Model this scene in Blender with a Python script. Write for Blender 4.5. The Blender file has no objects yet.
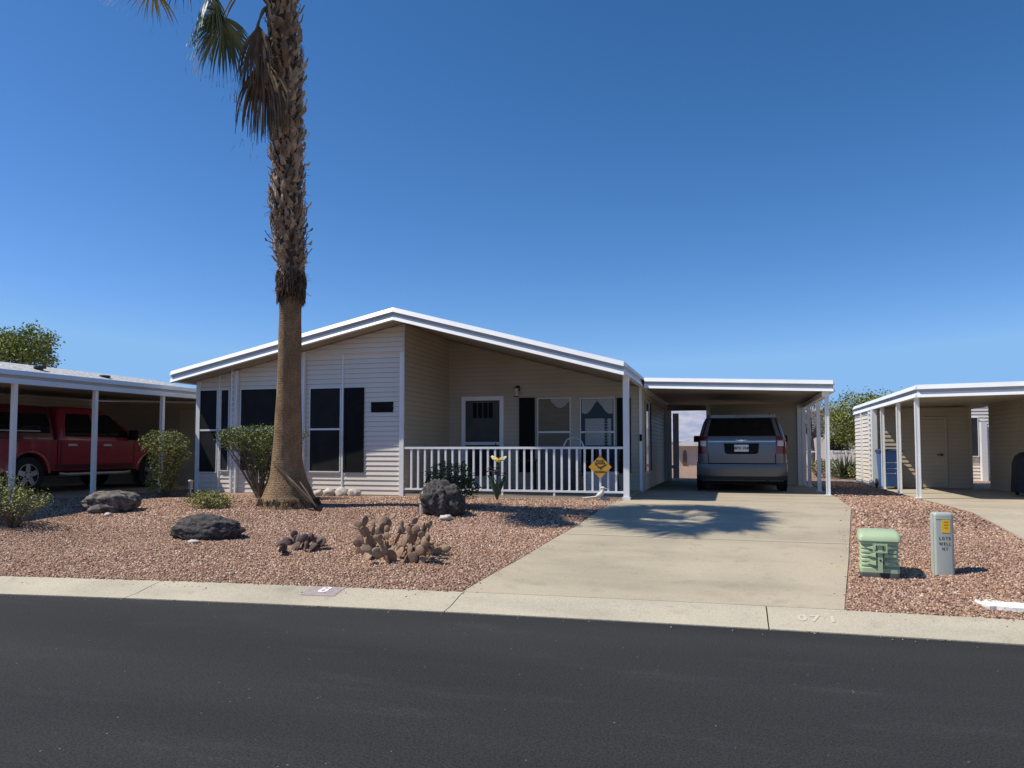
import bpy, math, random
import numpy as np
from mathutils import Vector, Matrix
random.seed(7); RNG = np.random.default_rng(7)
R = math.radians
sc = bpy.context.scene
col = sc.collection
# ------------------------------------------------------------------ camera model (for placing things at their true depth)
FPX, CAMZ, HOR = 750.0, 1.6, 449.0
YAW, PIT = math.atan(219/FPX), R(2.8)
PY0 = HOR - FPX*math.tan(PIT)
def ray(u, v):
    xc, yc = (u-512)/FPX, -(v-PY0)/FPX
    fw, up = math.cos(PIT)-yc*math.sin(PIT), math.sin(PIT)+yc*math.cos(PIT)
    return (xc*math.cos(YAW)-fw*math.sin(YAW), fw*math.cos(YAW)+xc*math.sin(YAW), up)
def PY(u, v, y):
    d = ray(u, v); t = y/d[1]; return Vector((d[0]*t, y, CAMZ+d[2]*t))
def PX(u, v, x):
    d = ray(u, v); t = x/d[0]; return Vector((x, d[1]*t, CAMZ+d[2]*t))
cam = bpy.data.cameras.new('camera'); camo = bpy.data.objects.new('camera', cam); col.objects.link(camo)
cam.sensor_width = 36; cam.lens = FPX/1024*36; cam.shift_y = (PY0-384)/1024; cam.clip_end = 20000; cam.clip_start = .05
camo.location = (0, 0, CAMZ); camo.rotation_euler = (R(90)+PIT, 0, YAW)
sc.camera = camo
# ------------------------------------------------------------------ light
SE, SPH = R(56), R(24)
sdir = Vector((math.cos(SPH)*math.cos(SE), math.sin(SPH)*math.cos(SE), -math.sin(SE)))
sl = bpy.data.lights.new('sun', 'SUN'); sl.energy = 5.0; sl.angle = R(.53); sl.color = (1, .935, .82)
so = bpy.data.objects.new('sun', sl); col.objects.link(so); so.location = (-30, -10, 40)
so.rotation_euler = sdir.to_track_quat('-Z', 'Y').to_euler()
w = bpy.data.worlds.new('World'); sc.world = w; w.use_nodes = True
wn = w.node_tree; bg = wn.nodes['Background']
sky = wn.nodes.new('ShaderNodeTexSky'); sky.sky_type = 'NISHITA'; sky.sun_disc = False
sky.sun_elevation = SE; sky.sun_rotation = math.atan2(-sdir.x, -sdir.y)
sky.altitude = 300; sky.air_density = 1.0; sky.dust_density = .25; sky.ozone_density = 3.5
spl = wn.nodes.new('ShaderNodeSeparateColor'); cmb = wn.nodes.new('ShaderNodeCombineColor'); wn.links.new(sky.outputs[0], spl.inputs[0])
for k_, (gm, am) in enumerate(((1.6,.51),(1.235,.90),(1.28,1.03))):      # a clear desert sky is deeper blue than the stock one
    pw = wn.nodes.new('ShaderNodeMath'); pw.operation = 'POWER'; pw.inputs[1].default_value = gm; wn.links.new(spl.outputs[k_], pw.inputs[0])
    ml = wn.nodes.new('ShaderNodeMath'); ml.operation = 'MULTIPLY'; ml.inputs[1].default_value = am; wn.links.new(pw.outputs[0], ml.inputs[0])
    mn = wn.nodes.new('ShaderNodeMath'); mn.operation = 'MINIMUM'; mn.inputs[1].default_value = (3.2, 6.2, 10.8)[k_]; wn.links.new(ml.outputs[0], mn.inputs[0]); wn.links.new(mn.outputs[0], cmb.inputs[k_])
wn.links.new(cmb.outputs[0], bg.inputs[0]); bg.inputs[1].default_value = .081
sc.view_settings.view_transform = 'Standard'; sc.view_settings.look = 'None'; sc.view_settings.exposure = 0
# ------------------------------------------------------------------ materials
def M(name, c1, c2=None, scale=4, rough=.6, metal=0, bump=0, bscale=60, island=0, spec=.5, coat=0, stretch=None, detail=6, trans=0, lo=.35, hi=.65, alpha=1):
    m = bpy.data.materials.new(name); m.use_nodes = True
    nt = m.node_tree; N = nt.nodes; L = nt.links; b = N['Principled BSDF']
    b.inputs['Roughness'].default_value = rough; b.inputs['Metallic'].default_value = metal
    b.inputs['Specular IOR Level'].default_value = spec; b.inputs['Coat Weight'].default_value = coat
    b.inputs['Transmission Weight'].default_value = trans; b.inputs['Alpha'].default_value = alpha
    tc = N.new('ShaderNodeTexCoord'); src = tc.outputs['Object']
    if stretch:
        mp = N.new('ShaderNodeMapping'); mp.inputs['Scale'].default_value = stretch; L.new(src, mp.inputs[0]); src = mp.outputs[0]
    c2 = c2 or tuple(x*.82 for x in c1)
    n = N.new('ShaderNodeTexNoise'); n.inputs['Scale'].default_value = scale; n.inputs['Detail'].default_value = detail; L.new(src, n.inputs['Vector'])
    r = N.new('ShaderNodeValToRGB'); r.color_ramp.elements[0].position = lo; r.color_ramp.elements[1].position = hi
    r.color_ramp.elements[0].color = (*c1, 1); r.color_ramp.elements[1].color = (*c2, 1); L.new(n.outputs['Fac'], r.inputs[0])
    out = r.outputs[0]
    if island:
        g = N.new('ShaderNodeNewGeometry'); mr = N.new('ShaderNodeMapRange')
        mr.inputs['To Min'].default_value = 1-island; mr.inputs['To Max'].default_value = 1+island
        L.new(g.outputs['Random Per Island'], mr.inputs['Value'])
        mx = N.new('ShaderNodeVectorMath'); mx.operation = 'SCALE'; L.new(out, mx.inputs[0]); L.new(mr.outputs[0], mx.inputs['Scale']); out = mx.outputs[0]
    L.new(out, b.inputs['Base Color'])
    if bump:
        n2 = N.new('ShaderNodeTexNoise'); n2.inputs['Scale'].default_value = bscale; n2.inputs['Detail'].default_value = 5; L.new(src, n2.inputs['Vector'])
        bp = N.new('ShaderNodeBump'); bp.inputs['Strength'].default_value = bump; bp.inputs['Distance'].default_value = .02
        L.new(n2.outputs['Fac'], bp.inputs['Height']); L.new(bp.outputs[0], b.inputs['Normal'])
    return m
def ramp_mat(name, stops, kind, scale=40, rough=.9, bump=0, dist=.01):
    """stones: colours per voronoi cell (a sheet) or per loose piece (a pile)"""
    m = bpy.data.materials.new(name); m.use_nodes = True
    nt = m.node_tree; N = nt.nodes; L = nt.links; b = N['Principled BSDF']; b.inputs['Roughness'].default_value = rough
    b.inputs['Specular IOR Level'].default_value = .25
    r = N.new('ShaderNodeValToRGB'); r.color_ramp.interpolation = 'LINEAR'
    e = r.color_ramp.elements
    while len(e) < len(stops): e.new(.5)
    for k, c in enumerate(stops): e[k].position = k/(len(stops)-1); e[k].color = (*c, 1)
    tc = N.new('ShaderNodeTexCoord')
    big = N.new('ShaderNodeTexNoise'); big.inputs['Scale'].default_value = .6; big.inputs['Detail'].default_value = 4; L.new(tc.outputs['Object'], big.inputs['Vector'])
    mr = N.new('ShaderNodeMapRange'); mr.inputs['From Min'].default_value = .3; mr.inputs['From Max'].default_value = .7
    mr.inputs['To Min'].default_value = .86; mr.inputs['To Max'].default_value = 1.12; L.new(big.outputs['Fac'], mr.inputs['Value'])
    if kind == 'cell':
        v = N.new('ShaderNodeTexVoronoi'); v.inputs['Scale'].default_value = scale; L.new(tc.outputs['Object'], v.inputs['Vector'])
        sp = N.new('ShaderNodeSeparateColor'); L.new(v.outputs['Color'], sp.inputs[0]); L.new(sp.outputs[0], r.inputs[0])
        bp = N.new('ShaderNodeBump'); bp.invert = True; bp.inputs['Strength'].default_value = bump; bp.inputs['Distance'].default_value = dist
        L.new(v.outputs['Distance'], bp.inputs['Height']); L.new(bp.outputs[0], b.inputs['Normal'])
    else:
        g = N.new('ShaderNodeNewGeometry'); L.new(g.outputs['Random Per Island'], r.inputs[0])
    mx = N.new('ShaderNodeVectorMath'); mx.operation = 'SCALE'; L.new(r.outputs[0], mx.inputs[0]); L.new(mr.outputs[0], mx.inputs['Scale'])
    L.new(mx.outputs[0], b.inputs['Base Color'])
    return m
STONES = [(.045,.025,.019),(.31,.172,.115),(.38,.22,.152),(.16,.088,.06),(.46,.295,.207),(.60,.43,.315),(.275,.15,.103),(.76,.62,.48)]
mt = {}
mt['gravel'] = ramp_mat('gravel', STONES, 'cell', 62, bump=1.0, dist=.02)
mt['stones'] = ramp_mat('stones', STONES, 'piece')
mt['ground'] = M('ground', (.30,.21,.15), (.22,.15,.11), .3, .95)
mt['siding'] = M('siding', (.79,.72,.625), (.74,.67,.575), 1.2, .45, stretch=(1,1,.3))
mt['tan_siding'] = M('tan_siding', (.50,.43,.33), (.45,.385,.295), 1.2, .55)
mt['lap_shade'] = M('lap_shade', (.36,.325,.275), (.28,.255,.215), 3, .9)  # darker siding tone, paints in the shade line under each lap
mt['white'] = M('white_paint', (.83,.84,.84), (.77,.78,.78), 2, .38)
mt['grey_band'] = M('grey_band', (.42,.44,.46), (.38,.40,.42), 2, .5)
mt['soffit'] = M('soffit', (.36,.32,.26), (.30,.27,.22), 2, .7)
mt['roofing'] = M('roofing', (.55,.55,.54), (.36,.36,.36), 14, .85, bump=.4, bscale=40)
mt['shingle'] = M('shingle', (.62,.62,.60), (.30,.30,.30), 9, .85, bump=.5, bscale=25, stretch=(1,1,4))
mt['black'] = M('black_paint', (.009,.009,.010), (.013,.013,.014), 5, .8, spec=.15)
mt['screen'] = M('dark_screen', (.024,.025,.027), (.017,.018,.019), 3, .75, spec=.15)
mt['screen2'] = M('grey_screen', (.035,.037,.04), (.024,.026,.03), 3, .7, spec=.2)
mt['glass'] = M('dark_glass', (.005,.006,.007), (.008,.009,.010), 2, .06, spec=.28)
mt['blind'] = M('tan_blind', (.20,.165,.12), (.16,.135,.10), 2, .7, stretch=(1,1,12))
mt['lace'] = M('lace_curtain', (.42,.44,.42), (.33,.34,.33), 30, .8)
mt['dark_metal'] = M('dark_metal', (.03,.03,.032), (.02,.02,.022), 8, .45, metal=.3)
mt['alu'] = M('aluminium', (.55,.56,.57), (.48,.49,.5), 6, .35, metal=.7)
mt['trunk'] = None
mt['husk'] = M('palm_husk', (.40,.30,.205), (.17,.115,.072), 6, .9, island=.55, bump=.4, bscale=50, stretch=(1,1,.3))
mt['husk_d'] = M('palm_husk_dark', (.15,.092,.056), (.07,.043,.028), 6, .95, island=.5)
mt['husk_core'] = M('husk_core', (.075,.045,.03), (.045,.027,.018), 8, .95)
mt['frond'] = M('palm_frond', (.085,.12,.026), (.19,.18,.05), 2.2, .5, island=.35)
mt['frond_y'] = M('palm_frond_yellow', (.30,.23,.075), (.20,.17,.06), 3, .6, island=.35)
mt['frond_d'] = M('palm_frond_dry', (.22,.15,.085), (.11,.07,.042), 4, .85, island=.5)
mt['petiole'] = M('petiole', (.22,.17,.06), (.14,.11,.045), 5, .6)
mt['leaf_a'] = M('leaf_green', (.11,.15,.028), (.17,.19,.05), 3, .5, island=.5)
mt['leaf_b'] = M('leaf_olive', (.22,.22,.05), (.13,.155,.035), 3, .6, island=.5)
mt['leaf_c'] = M('leaf_yellow_green', (.26,.27,.06), (.16,.19,.045), 3, .55, island=.4)
mt['leaf_d'] = M('leaf_dark', (.035,.055,.018), (.065,.085,.03), 4, .45, island=.5)
mt['leaf_t'] = M('leaf_tree', (.15,.195,.032), (.23,.25,.05), 1.2, .55, island=.45)
mt['leaf_g'] = M('leaf_greygreen', (.12,.15,.085), (.08,.11,.06), 1.5, .6, island=.4)
mt['twig'] = M('twig', (.16,.12,.085), (.10,.075,.05), 12, .9)
mt['bark'] = M('bark', (.13,.10,.075), (.08,.06,.045), 8, .95, bump=.5, bscale=30)
mt['cactus'] = M('cactus_pad', (.34,.24,.15), (.21,.12,.08), 5, .75, island=.5, bump=.35, bscale=55)
mt['cactus_d'] = M('cactus_purple', (.10,.082,.068), (.13,.075,.065), 6, .8, island=.35, bump=.3, bscale=55)
mt['lava'] = M('lava_rock', (.105,.095,.09), (.022,.019,.019), 22, .95, bump=1.0, bscale=45)
mt['lava_l'] = M('lava_rock_grey', (.22,.19,.165), (.045,.04,.038), 9, .95, bump=1.0, bscale=38)
mt['pale'] = M('pale_rock', (.60,.55,.47), (.42,.36,.30), 8, .9, bump=.5, bscale=30)
mt['whiterock'] = M('white_rock', (.86,.85,.80), (.72,.70,.64), 8, .85, bump=.3, bscale=30)
mt['xfmr'] = M('transformer_green', (.40,.50,.31), (.37,.465,.285), 3, .5)
mt['xfmr_d'] = M('transformer_base', (.07,.075,.07), (.05,.05,.05), 6, .9)
mt['ped'] = M('pedestal_grey', (.47,.50,.44), (.43,.46,.40), 4, .5)
mt['sticker'] = M('sticker_yellow', (.92,.60,.03), (.88,.46,.02), 14, .5)
mt['ink'] = M('black_ink', (.015,.015,.015), (.02,.02,.02), 5, .6)
mt['signy'] = M('sign_yellow', (.60,.32,.03), (.52,.27,.025), 6, .5)
mt['bin'] = M('bin_blue', (.04,.15,.42), (.035,.13,.36), 3, .42)
mt['bin_d'] = M('bin_lid', (.02,.045,.11), (.017,.04,.1), 3, .45)
mt['van'] = M('van_silver', (.15,.155,.172), (.142,.147,.162), 2, .34, metal=.35, coat=.35)
mt['van_b'] = M('van_bumper', (.12,.124,.135), (.11,.114,.125), 2, .42, metal=.3, coat=.15)
mt['chrome'] = M('chrome', (.75,.75,.76), (.7,.7,.71), 4, .12, metal=1)
mt['red_lens'] = M('red_lens', (.17,.006,.01), (.13,.005,.008), 5, .15, coat=.6)
mt['clear_lens'] = M('clear_lens', (.62,.60,.6), (.5,.5,.5), 5, .15)
mt['rubber'] = M('rubber', (.014,.014,.014), (.02,.02,.02), 12, .85)
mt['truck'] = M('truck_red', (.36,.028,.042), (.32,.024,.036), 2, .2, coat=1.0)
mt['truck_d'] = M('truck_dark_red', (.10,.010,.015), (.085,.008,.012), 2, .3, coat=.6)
mt['rim'] = M('wheel_rim', (.62,.62,.63), (.55,.55,.56), 4, .22, metal=.9)
mt['plate'] = M('licence_plate', (.72,.73,.70), (.66,.67,.64), 6, .5)
mt['plum'] = M('curb_paint_plum', (.40,.33,.31), (.30,.24,.23), 16, .9, lo=.3, hi=.7)
mt['wpaint'] = M('curb_paint_white', (.80,.79,.77), (.66,.65,.63), 18, .85)
mt['fadedw'] = M('faded_white_paint', (.60,.545,.43), (.51,.455,.345), 30, .9)
mt['petal'] = M('yellow_petal', (.80,.50,.03), (.62,.32,.02), 9, .45, lo=.4, hi=.7)
mt['petal_w'] = M('cream_petal', (.85,.78,.45), (.8,.66,.25), 9, .45)
mt['purple'] = M('dark_petal', (.05,.035,.075), (.03,.025,.04), 9, .5)
mt['stem'] = M('painted_stem', (.03,.085,.035), (.02,.055,.025), 9, .5)
mt['bird'] = M('bird_stone', (.74,.72,.66), (.58,.56,.50), 20, .8, bump=.3)
mt['mount'] = M('mountain_hazed', (.26,.28,.36), (.37,.37,.43), .012, .95, detail=12, lo=.40, hi=.60)  # distance haze is painted into the rock colour as pale blue
mt['tanwall'] = M('tan_wall', (.50,.42,.34), (.45,.38,.31), 1, .8)
mt['brown'] = M('brown_paint', (.13,.085,.06), (.1,.065,.045), 4, .7)
mt['pale_roof'] = M('pale_roof', (.78,.78,.77), (.66,.66,.65), 3, .6)
mt['cushion'] = M('dark_cushion', (.03,.03,.045), (.02,.02,.03), 6, .9)
mt['storage'] = M('storage_box', (.42,.45,.50), (.36,.39,.44), 5, .6)
mt['lampglass'] = M('lamp_glass', (.55,.55,.52), (.45,.45,.42), 8, .25)
mt['black_car'] = M('black_car', (.012,.012,.014), (.015,.015,.017), 2, .2, coat=1)
mt['joint'] = M('joint', (.10,.085,.07), (.14,.12,.10), 20, .95)
def concrete(name, c, stain=.75, dirt=True):
    m = M(name, c, tuple(x*.86 for x in c), .9, .88, bump=.25, bscale=90, stretch=(1,.35,1), lo=.3, hi=.7)
    nt = m.node_tree; N = nt.nodes; L = nt.links; b = N['Principled BSDF']
    base = b.inputs['Base Color'].links[0].from_socket
    tc = N.new('ShaderNodeTexCoord')
    def mul(prev, scale, p0, p1, k, st=(1,1,1), det=8):
        mp = N.new('ShaderNodeMapping'); mp.inputs['Scale'].default_value = st; L.new(tc.outputs['Object'], mp.inputs[0])
        n = N.new('ShaderNodeTexNoise'); n.inputs['Scale'].default_value = scale; n.inputs['Detail'].default_value = det; L.new(mp.outputs[0], n.inputs['Vector'])
        mr = N.new('ShaderNodeMapRange'); mr.inputs['From Min'].default_value = p0; mr.inputs['From Max'].default_value = p1
        mr.inputs['To Min'].default_value = k; mr.inputs['To Max'].default_value = 1; L.new(n.outputs['Fac'], mr.inputs['Value'])
        vm = N.new('ShaderNodeVectorMath'); vm.operation = 'SCALE'; L.new(prev, vm.inputs[0]); L.new(mr.outputs[0], vm.inputs['Scale']); return vm.outputs[0]
    o = mul(base, 1.1, .34, .55, stain, (.5,1.6,1)); o = mul(o, 55, .32, .55, .80 if 'curb' in name else .90); o = mul(o, 16, .28, .40, .86); o = mul(o, 4.5, .30, .42, .88)
    L.new(o, b.inputs['Base Color']); return m
mt['driveway'] = concrete('driveway_concrete', (.485,.415,.30), .80)
mt['curb'] = concrete('curb_concrete', (.54,.48,.36), .84)
mt['ndrive'] = concrete('neighbour_concrete', (.50,.43,.32), .86)
def asphalt():
    m = M('asphalt', (.0200,.0196,.0192), (.0335,.033,.032), .45, .82, bump=.6, bscale=160, stretch=(.25,1.3,1), spec=.3)
    nt = m.node_tree; N = nt.nodes; L = nt.links; b = N['Principled BSDF']
    base = b.inputs['Base Color'].links[0].from_socket
    tc = N.new('ShaderNodeTexCoord')
    n = N.new('ShaderNodeTexNoise'); n.inputs['Scale'].default_value = 75; n.inputs['Detail'].default_value = 4; L.new(tc.outputs['Object'], n.inputs['Vector'])
    mr = N.new('ShaderNodeMapRange'); mr.inputs['From Min'].default_value = .3; mr.inputs['From Max'].default_value = .7; mr.inputs['To Min'].default_value = .40; mr.inputs['To Max'].default_value = 1.75
    L.new(n.outputs['Fac'], mr.inputs['Value'])
    vm = N.new('ShaderNodeVectorMath'); vm.operation = 'SCALE'; L.new(base, vm.inputs[0]); L.new(mr.outputs[0], vm.inputs['Scale'])
    v = N.new('ShaderNodeTexVoronoi'); v.inputs['Scale'].default_value = 28; L.new(tc.outputs['Object'], v.inputs['Vector'])
    sp = N.new('ShaderNodeSeparateColor'); L.new(v.outputs['Color'], sp.inputs[0])
    a = N.new('ShaderNodeMath'); a.operation = 'GREATER_THAN'; a.inputs[1].default_value = .985; L.new(sp.outputs[0], a.inputs[0])
    c = N.new('ShaderNodeMath'); c.operation = 'LESS_THAN'; c.inputs[1].default_value = .16; L.new(v.outputs['Distance'], c.inputs[0])
    p = N.new('ShaderNodeMath'); p.operation = 'MULTIPLY'; L.new(a.outputs[0], p.inputs[0]); L.new(c.outputs[0], p.inputs[1])
    mx = N.new('ShaderNodeMix'); mx.data_type = 'RGBA'; L.new(p.outputs[0], mx.inputs[0]); L.new(vm.outputs[0], mx.inputs[6]); mx.inputs[7].default_value = (.22,.21,.19,1)
    mp = N.new('ShaderNodeMapping'); mp.inputs['Scale'].default_value = (.55,2.6,1); L.new(tc.outputs['Object'], mp.inputs[0])
    sn = N.new('ShaderNodeTexNoise'); sn.inputs['Scale'].default_value = 1.1; sn.inputs['Detail'].default_value = 10; sn.inputs['Roughness'].default_value = .68; L.new(mp.outputs[0], sn.inputs['Vector'])
    sr = N.new('ShaderNodeMapRange'); sr.inputs['From Min'].default_value = .56; sr.inputs['From Max'].default_value = .74; sr.inputs['To Min'].default_value = 1; sr.inputs['To Max'].default_value = 1.55; L.new(sn.outputs['Fac'], sr.inputs['Value'])
    sm = N.new('ShaderNodeVectorMath'); sm.operation = 'SCALE'; L.new(mx.outputs[2], sm.inputs[0]); L.new(sr.outputs[0], sm.inputs['Scale'])
    L.new(sm.outputs[0], b.inputs['Base Color']); return m
mt['asphalt'] = asphalt()
def trunk_mat():
    m = M('palm_trunk', (.36,.235,.125), (.24,.15,.08), 5, .92, stretch=(1,1,.5))
    nt = m.node_tree; N = nt.nodes; L = nt.links; b = N['Principled BSDF']
    base = b.inputs['Base Color'].links[0].from_socket
    tc = N.new('ShaderNodeTexCoord')
    wv = N.new('ShaderNodeTexWave'); wv.bands_direction = 'Z'; wv.inputs['Scale'].default_value = 8; wv.inputs['Distortion'].default_value = 9; wv.inputs['Detail'].default_value = 6; wv.inputs['Detail Scale'].default_value = 3
    L.new(tc.outputs['Object'], wv.inputs['Vector'])
    wv2 = N.new('ShaderNodeTexNoise'); wv2.inputs['Scale'].default_value = 26; wv2.inputs['Detail'].default_value = 4
    mp = N.new('ShaderNodeMapping'); mp.inputs['Scale'].default_value = (1.6,1.6,.25); L.new(tc.outputs['Object'], mp.inputs[0]); L.new(mp.outputs[0], wv2.inputs['Vector'])
    ws_ = N.new('ShaderNodeMath'); ws_.operation = 'MULTIPLY'; ws_.inputs[1].default_value = .5; L.new(wv.outputs['Fac'], ws_.inputs[0])
    ad = N.new('ShaderNodeMath'); ad.operation = 'ADD'; L.new(ws_.outputs[0], ad.inputs[0]); L.new(wv2.outputs['Fac'], ad.inputs[1])
    mr = N.new('ShaderNodeMapRange'); mr.inputs['From Min'].default_value = .4; mr.inputs['From Max'].default_value = 1.2; mr.inputs['To Min'].default_value = .58; mr.inputs['To Max'].default_value = 1.12; L.new(ad.outputs[0], mr.inputs['Value'])
    vm = N.new('ShaderNodeVectorMath'); vm.operation = 'SCALE'; L.new(base, vm.inputs[0]); L.new(mr.outputs[0], vm.inputs['Scale']); L.new(vm.outputs[0], b.inputs['Base Color'])
    bp = N.new('ShaderNodeBump'); bp.inputs['Strength'].default_value = .8; bp.inputs['Distance'].default_value = .02; L.new(ad.outputs[0], bp.inputs['Height']); L.new(bp.outputs[0], b.inputs['Normal'])
    return m
mt['trunk'] = trunk_mat()
# ------------------------------------------------------------------ mesh helpers
class MB:
    def __init__(s): s.v = []; s.f = []; s.mi = []
    def add(s, vs, fs, mi=0):
        o = len(s.v); s.v += [tuple(p) for p in vs]; s.f += [tuple(i+o for i in f) for f in fs]; s.mi += [mi]*len(fs); return s
    def quad(s, a, b, c, d, mi=0): return s.add([a,b,c,d], [(0,1,2,3)], mi)
    def box(s, x0, x1, y0, y1, z0, z1, mi=0):
        return s.add([(x0,y0,z0),(x1,y0,z0),(x1,y1,z0),(x0,y1,z0),(x0,y0,z1),(x1,y0,z1),(x1,y1,z1),(x0,y1,z1)],
            [(0,3,2,1),(4,5,6,7),(0,1,5,4),(1,2,6,5),(2,3,7,6),(3,0,4,7)], mi)
    def rbox(s, x0, x1, y0, y1, z0, z1, r, mi=0):
        """box with rounded vertical edges and a chamfered top"""
        n = 4
        def ring(d, z):
            out = []
            for cx, cy, a0 in ((x1-r,y1-r,0),(x0+r,y1-r,90),(x0+r,y0+r,180),(x1-r,y0+r,270)):
                for k in range(n+1):
                    a = R(a0+90*k/n); out.append((cx+(r-d)*math.cos(a), cy+(r-d)*math.sin(a), z))
            return out
        return s.loft([ring(0,z0), ring(0,z1-r*.5), ring(r*.2,z1-r*.18), ring(r*.55,z1)], mi, True)
    def loft(s, rings, mi=0, caps=True, closed=True):
        n = len(rings[0]); vs = [p for r in rings for p in r]; fs = []
        for i in range(len(rings)-1):
            for k in range(n if closed else n-1):
                a, b = i*n+k, i*n+(k+1) % n; fs.append((a, b, b+n, a+n))
        if caps and closed: fs += [tuple(reversed(range(n))), tuple(range((len(rings)-1)*n, len(rings)*n))]
        return s.add(vs, fs, mi)
    def tube(s, pts, rad, n=8, mi=0, caps=True):
        pts = [Vector(p) for p in pts]; rad = rad if isinstance(rad, (list, tuple)) else [rad]*len(pts)
        rings = []; prev = None
        for i, p in enumerate(pts):
            t = (pts[min(i+1, len(pts)-1)]-pts[max(i-1, 0)]).normalized()
            a = prev if prev is not None else (Vector((1,0,0)) if abs(t.x) < .9 else Vector((0,1,0)))
            u = (a - t*a.dot(t)).normalized(); prev = u; w_ = t.cross(u)
            rings.append([p+(u*math.cos(2*math.pi*k/n)+w_*math.sin(2*math.pi*k/n))*rad[i] for k in range(n)])
        return s.loft(rings, mi, caps)
    def beam(s, a, b, wdt, h, mi=0):
        """upright-section bar from a to b (bottom centre line), width horizontally, height h upward"""
        a, b = Vector(a), Vector(b); d = (b-a); n = Vector((-d.y, d.x, 0)).normalized()*wdt/2; up = Vector((0,0,h))
        return s.add([a-n,a+n,b+n,b-n,a-n+up,a+n+up,b+n+up,b-n+up], [(0,1,2,3),(7,6,5,4),(1,0,4,5),(2,1,5,6),(3,2,6,7),(0,3,7,4)], mi)
    def prism(s, poly, axis, a, b, mi=0):
        """poly in the plane across axis ('x': (y,z), 'y': (x,z), 'z': (x,y)), extruded from a to b"""
        f = {'x': lambda p, t: (t,p[0],p[1]), 'y': lambda p, t: (p[0],t,p[1]), 'z': lambda p, t: (p[0],p[1],t)}[axis]
        n = len(poly); vs = [f(p,a) for p in poly]+[f(p,b) for p in poly]
        return s.add(vs, [tuple(range(n)), tuple(range(2*n-1, n-1, -1))]+[((k+1)%n, k, k+n, (k+1)%n+n) for k in range(n)], mi)
    def cyl(s, c, axis, r, h, n=24, mi=0, r2=None):
        c = Vector(c); ax = {'x': Vector((1,0,0)), 'y': Vector((0,1,0)), 'z': Vector((0,0,1))}[axis]
        return s.tube([c, c+ax*h], [r, r if r2 is None else r2], n, mi)
    def xf(s, m): s.v = [tuple(m @ Vector(p)) for p in s.v]; return s
    def build(s, name, mats, parent=None, smooth=False, base=None, world=True):
        me = bpy.data.meshes.new(name)
        off = Vector((0,0,0))
        if world:
            if parent is not None:
                p = parent
                while p is not None: off += Vector(p.location); p = p.parent
            if base is not None: off += Vector(base)
        me.from_pydata([tuple(Vector(p)-off) for p in s.v], [], s.f)
        mats = mats if isinstance(mats, list) else [mats]
        for m in mats: me.materials.append(m)
        if len(mats) > 1: me.polygons.foreach_set('material_index', s.mi)
        if smooth:
            me.polygons.foreach_set('use_smooth', [True]*len(me.polygons))
        me.update(); me.validate()
        if smooth is not False and smooth is not True: me.set_sharp_from_angle(angle=R(smooth))
        o = bpy.data.objects.new(name, me); col.objects.link(o); o.parent = parent
        if base is not None: o.location = base
        return o
def tag(o, label, cat, group=None):
    o['label'] = label; o['category'] = cat
    if group: o['group'] = group
    return o
def thing(name, label, cat, loc, rotz=0, group=None):
    o = bpy.data.objects.new(name, None); col.objects.link(o); o.location = loc; o.rotation_euler = (0,0,rotz); o.empty_display_size = .2
    return tag(o, label, cat, group)
def struct(o): o['kind'] = 'structure'; return o
def kids(o): return [c for c in bpy.data.objects if c.parent == o]
def dup(root, loc, label, group=None, rotz=None, scale=None):
    r = root.copy(); col.objects.link(r); r.location = loc; r['label'] = label
    if group: r['group'] = group
    if rotz is not None: r.rotation_euler = (0,0,rotz)
    if scale: r.scale = scale
    for ch in kids(root):
        c = ch.copy(); col.objects.link(c); c.parent = r
        for g in kids(ch):
            d = g.copy(); col.objects.link(d); d.parent = c
    return r
_fonts = {}
def text_geo(s_, size, bold=0):
    cu = bpy.data.curves.new('t', 'FONT'); cu.body = s_; cu.size = size; cu.align_x = 'CENTER'; cu.align_y = 'CENTER'; cu.offset = bold; cu.resolution_u = 3
    o = bpy.data.objects.new('t', cu); col.objects.link(o)
    dg = bpy.context.evaluated_depsgraph_get(); dg.update()
    me = bpy.data.meshes.new_from_object(o.evaluated_get(dg))
    vs = [tuple(v.co) for v in me.vertices]; fs = [tuple(p.vertices) for p in me.polygons]
    bpy.data.objects.remove(o); bpy.data.curves.remove(cu); bpy.data.meshes.remove(me)
    return vs, fs
def text_on(mb, s_, size, pos, right, up, bold=0, mi=0):
    vs, fs = text_geo(s_, size, bold); pos, right, up = Vector(pos), Vector(right), Vector(up)
    return mb.add([pos+right*v[0]+up*v[1] for v in vs], fs, mi)
# ------------------------------------------------------------------ terrain
def Yc(X):
    return 7.12-.0068*(X-2.3)**2 if X < 2.3 else 7.12-.004*(X-2.3)**2 if X < 12 else 6.74-.078*(X-12)
def Ycl(X): return Yc(X) if X > -10 else Yc(-10)+.167*(X+10)
def zs(s):
    if s < .55: return max(0, .09*s/.55)
    t = min(1, (s-.55)/5.5); return .09+.53*(t*(1.25-.25*t))
def g(X, Y): return zs(Y-Ycl(X))
def wob(X, Y): return .018*math.sin(X*1.7+Y*.9)+.014*math.sin(Y*2.3-X*1.1)
mb = MB(); ys = [-9000,-2000,-300,-60,-8,0,6,8.5,10,12.5,15,20,40,80,200,600,2000,6000,12000]; xs = [-9000,-2000,-300,-60,-25,-15,-10,-5,0,3,8,15,25,60,300,2000,9000]
def gz(X, Y): return -.06 if Y < 6 else -.06+.58*min(1, max(0, (Y-8)/6))
rings = [[(x, y, gz(x,y)) for x in xs] for y in ys]
struct(mb.loft(rings, closed=False).build('ground', mt['ground'], smooth=True))
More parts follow.
